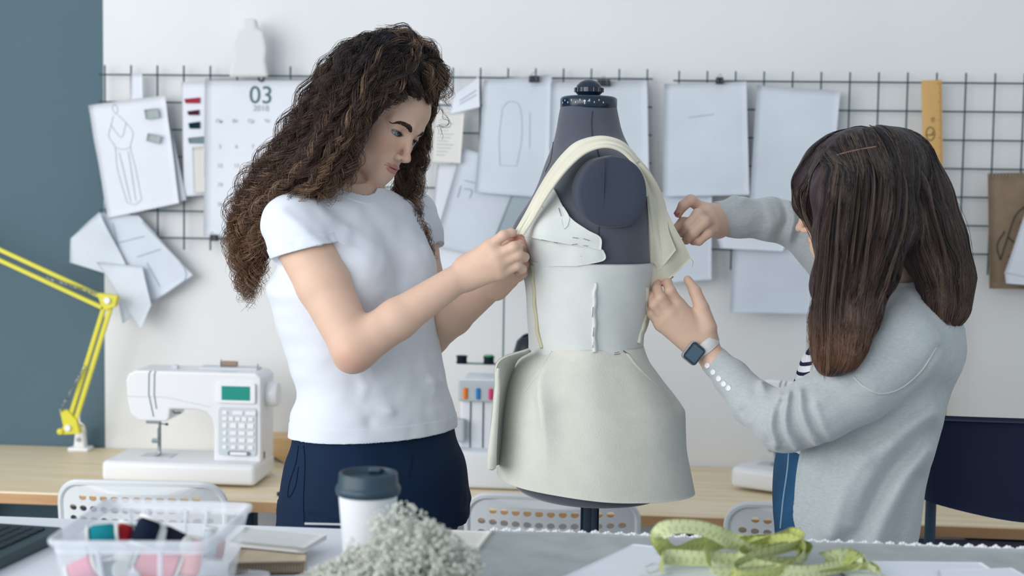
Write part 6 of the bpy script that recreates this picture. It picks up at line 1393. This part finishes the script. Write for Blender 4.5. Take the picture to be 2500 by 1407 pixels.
# buttons on the cuff
m_but = mat('button_shell', '#d9dde2', .25, .6)
for i, (x, y) in enumerate(((1727, 893), (1741, 909), (1755, 925), (1767, 938), (1779, 948))):
    L_ = on_field(CN, [(x, y), (x+.1, y+.1)], 2, .001)
    if L_:
        p = L_[0]; e_ = .002; g = np.array([float(CN((p+np.eye(3)[k]*e_)[None])[0]-CN((p-np.eye(3)[k]*e_)[None])[0]) for k in range(3)]); g /= np.linalg.norm(g); g = g*.6-ray(x, y)*.4; g /= np.linalg.norm(g)
        MB().lathe(p, [(.0052, -.002), (.0056, .0005), (.0052, .0016), (.0040, .0018), (.0034, .0011), (.0005, .0011)], 22, g, cap=False).build('button', m_but, card, smooth=True)
L_ = on_field(card_d, [(2083, 921), (2110, 945), (2150, 962), (2200, 948), (2250, 905), (2285, 850)], 30, .0008)
if len(L_) > 4: MB().tube(L_, .0011, 5).build('armhole_seam', mat('seam_cream', '#cfd0c8', .8, .2), card, smooth=True)
# smartwatch
q = [W(x, y, d) for x, y, d in ((1669, 866, 2.528), (1699, 827, 2.530), (1720, 862, 2.536), (1691, 899, 2.534))]; wc = sum(q)/4; ex = (q[1]-q[0]+q[2]-q[3]); ex /= np.linalg.norm(ex); ey = q[2]-q[1]+q[3]-q[0]; ey -= ex*np.dot(ex, ey); ey /= np.linalg.norm(ey); ez_ = np.cross(ex, ey); 
if np.dot(ez_, FW) > 0: ez_ = -ez_
m_alu = mat('watch_silver', '#b4bcc4', .3, .5, metal=.7); m_gls = mat('watch_glass', '#1c3442', .12, .7)
wt = MB().prism(rrect(.038, .033, .007), wc, ex, ey, ez_, -.0095, 0).build('wristwatch', m_alu, w2, bevel=.0015, label='silver smartwatch with a dark screen and white strap')
MB().prism(rrect(.0355, .0305, .006), wc, ex, ey, ez_, -.0005, .0011).build('screen', m_gls, wt, bevel=.0004); MB().prism(rrect(.027, .023, .001), wc, ex, ey, ez_, .0010, .0014).build('display', mat('watch_display', '#4b6474', .2, .6), wt)
MB().lathe(wc+ey*.0165+ex*.006-ez_*.005, [(.0032, 0), (.0032, .0018)], 16, ey).build('crown', m_alu, wt)
ax_ = W(1742, 880, 2.57)-W(1700, 826, 2.57); ax_ /= np.linalg.norm(ax_); bc = W(1716, 848, 2.568); u_ = np.cross(ax_, FW); u_ /= np.linalg.norm(u_); v_ = np.cross(ax_, u_); P = []
for i in range(49):
    a = 2*PI*i/48; row = []
    for j, (w_, k) in enumerate(((-1, .95), (-.8, 1), (0, 1.02), (.8, 1), (1, .95))): row.append(bc+ax_*w_*.0105+(u_*math.cos(a)*.0300+v_*math.sin(a)*.0275)*k)
    P.append(row)
sheet('strap', np.array(P), .0022, mat('watch_strap', '#dfe1df', .5, .3), wt)
# ------------------------------------------------------------------ straight hair
G2 = Body(); G2.add(Ell(H2.p(-.022, 0, .040), np.array((.108, .090, .085)), H2.R), .02)
def hc2(L_, k=.03):
    for i in range(len(L_)-1): G2.add(Cone(W(*L_[i][:3]), W(*L_[i+1][:3]), L_[i][3], L_[i+1][3]), k)
hc2([(2068, 410, 2.46, .048), (2045, 480, 2.42, .040), (2042, 580, 2.395, .034), (2038, 690, 2.375, .034), (2030, 790, 2.345, .032), (2022, 868, 2.325, .024), (2018, 896, 2.32, .012)])
hc2([(2150, 420, 2.46, .060), (2145, 540, 2.425, .055), (2118, 660, 2.40, .045), (2085, 770, 2.36, .036), (2062, 850, 2.335, .026), (2055, 888, 2.33, .014)])
hc2([(2190, 410, 2.52, .068), (2235, 500, 2.52, .062), (2270, 590, 2.51, .058), (2310, 680, 2.50, .042), (2312, 750, 2.49, .030), (2290, 795, 2.47, .018)])
hc2([(2225, 560, 2.46, .05), (2275, 655, 2.45, .030), (2290, 740, 2.45, .022), (2285, 800, 2.45, .012)])
hc2([(2015, 408, 2.49, .034), (1978, 450, 2.50, .026), (1970, 495, 2.50, .019), (1990, 545, 2.49, .014), (2008, 585, 2.47, .012)], .015)
def g2f(P): return G2(P)-.0016*vnoise(P*np.array([1, 1, .15]), 160, 31)-.001*vnoise(P, 40, 32)
m_hb2 = mat('hair_base_straight', '#33262a', .5, .4, var=.35, scale=160, stretch=(3, 3, .25))
lo, hi = G2.bounds(); hair2 = field_obj('hair', g2f, lo, hi, .0045, m_hb2, w2)
RA, MA, TA, HA = (np.array(lin(c)[:3]) for c in ('#24242b', '#4c3932', '#a3704e', '#8e7764'))
def straightcol(r, t, dark=1.0):
    c = RA*(1-t[:, None])**1.2+MA*(1-(1-t[:, None])**1.2); k = np.clip((t-.70)*2.2, 0, 1)[:, None]; c = c*(1-k)+TA*k; h = r.random()
    return (c*.7+HA*.3 if h < .32 else (c*.55 if h > .72 else c))*dark
tk = [(1.6, [(2035, 386, 2.440, .012), (2052, 430, 2.405, .018), (2040, 520, 2.375, .022), (2028, 640, 2.352, .026), (2018, 760, 2.322, .026), (2012, 905, 2.300, .024)]),
      (1.8, [(2080, 372, 2.445, .014), (2105, 430, 2.395, .022), (2098, 540, 2.365, .028), (2080, 660, 2.350, .030), (2062, 780, 2.328, .026), (2048, 905, 2.305, .018)]),
      (1.8, [(2125, 358, 2.455, .014), (2170, 430, 2.40, .024), (2165, 550, 2.37, .030), (2132, 670, 2.355, .028), (2100, 780, 2.335, .024), (2070, 895, 2.315, .016)]),
      (1.8, [(2160, 348, 2.470, .014), (2225, 440, 2.43, .024), (2255, 560, 2.42, .030), (2290, 665, 2.425, .022), (2298, 740, 2.43, .018), (2290, 808, 2.44, .016)]),
      (1.8, [(2170, 345, 2.50, .016), (2260, 440, 2.48, .025), (2305, 560, 2.465, .025), (2332, 655, 2.47, .022), (2338, 740, 2.47, .020), (2315, 800, 2.46, .02)]),
      (.9, [(2030, 385, 2.450, .008), (1992, 420, 2.455, .012), (1965, 465, 2.465, .012), (1966, 510, 2.470, .010), (1988, 560, 2.465, .009), (2002, 605, 2.455, .008)]),
      (.9, [(2040, 372, 2.485, .010), (1990, 398, 2.50, .012), (1955, 450, 2.51, .010), (1950, 492, 2.51, .008), (1966, 535, 2.505, .006)]),
      (1.0, [(2150, 335, 2.53, .015), (2090, 325, 2.52, .012), (2020, 360, 2.51, .014), (1975, 410, 2.51, .012), (1955, 460, 2.52, .010)]),
      (.9, [(2150, 345, 2.48, .01), (2195, 400, 2.43, .02), (2205, 520, 2.405, .025), (2180, 630, 2.40, .02), (2150, 690, 2.39, .012)]),
      (.8, [(2180, 340, 2.55, .02), (2280, 440, 2.54, .02), (2330, 560, 2.53, .02), (2355, 650, 2.52, .015)])]
P2, R2, C2 = clumps(tk, 560, 11, 34, .0003, .0012, .16, .0022, 15, straightcol, (.90, 1.0), .0012, (1.66, .44))
dv = G2(P2.reshape(-1, 3)).reshape(P2.shape[:2]) if False else np.concatenate([G2(c) for c in np.array_split(P2.reshape(-1, 3), 60)]).reshape(P2.shape[:2])
iso = (.0008+.0035*np.random.default_rng(2).random(P2.shape[0]))[:, None]*np.ones(P2.shape[1]); PJ = project(G2, P2, iso, 3); far_ = (dv > .012)[..., None]; k_ = np.clip((dv-.004)/.010, 0, 1)[..., None]; P2 = PJ*(1-k_)+P2*k_
ok_ = (np.linalg.norm(np.diff(P2, axis=1), axis=2).max(1) < .045) & (np.abs(np.diff(P2[:, 12:], axis=1)@RT).max(1) < .012); P2, R2, C2 = P2[ok_], R2[ok_], C2[ok_]; print('strands', ok_.mean())
strand_mesh('hair_strands', P2, R2*1.15, C2, m_hair, hair2, kind='stuff')
# parting
pts = []
for x, y in cr(np.array([(2025, 386), (2060, 374), (2100, 365), (2140, 358)], float), 20):
    L_ = on_field(G2, [(x, y), (x+.1, y)], 2, .0035)
    if L_: pts.append(L_[0])
if len(pts) > 3: MB().tube(pts, .0013, 6).build('parting', mat('scalp', '#7d675c', .7, .2), hair2, smooth=True)
# ================================================================== light: a big window to the left, soft daylight in the room
w = bpy.data.worlds.new('world'); SC.world = w; w.use_nodes = True; bg = w.node_tree.nodes['Background']; bg.inputs[0].default_value = (.84, .92, 1.0, 1); bg.inputs[1].default_value = .68
def area(name, loc, tgt, sx, sy, e, col):
    l = bpy.data.lights.new(name, 'AREA'); l.shape = 'RECTANGLE'; l.size = sx; l.size_y = sy; l.energy = e; l.color = col
    o = bpy.data.objects.new(name, l); COL.objects.link(o); o.location = loc; o.rotation_euler = (Vector(tgt)-Vector(loc)).to_track_quat('-Z', 'Y').to_euler(); return o
area('window_light', (-3.2, 1.0, 1.9), (.3, 2.8, 1.2), 2.6, 2.2, 64, (1.0, .985, .96))
area('window_light', (-2.2, -1.4, 2.2), (.2, 3.0, 1.2), 2.8, 1.8, 80, (1.0, .98, .96))
SC.view_settings.view_transform = 'Standard'; SC.view_settings.look = 'None'; SC.view_settings.exposure = 0.0; SC.view_settings.gamma = 1.0
SC.view_settings.use_curve_mapping = False
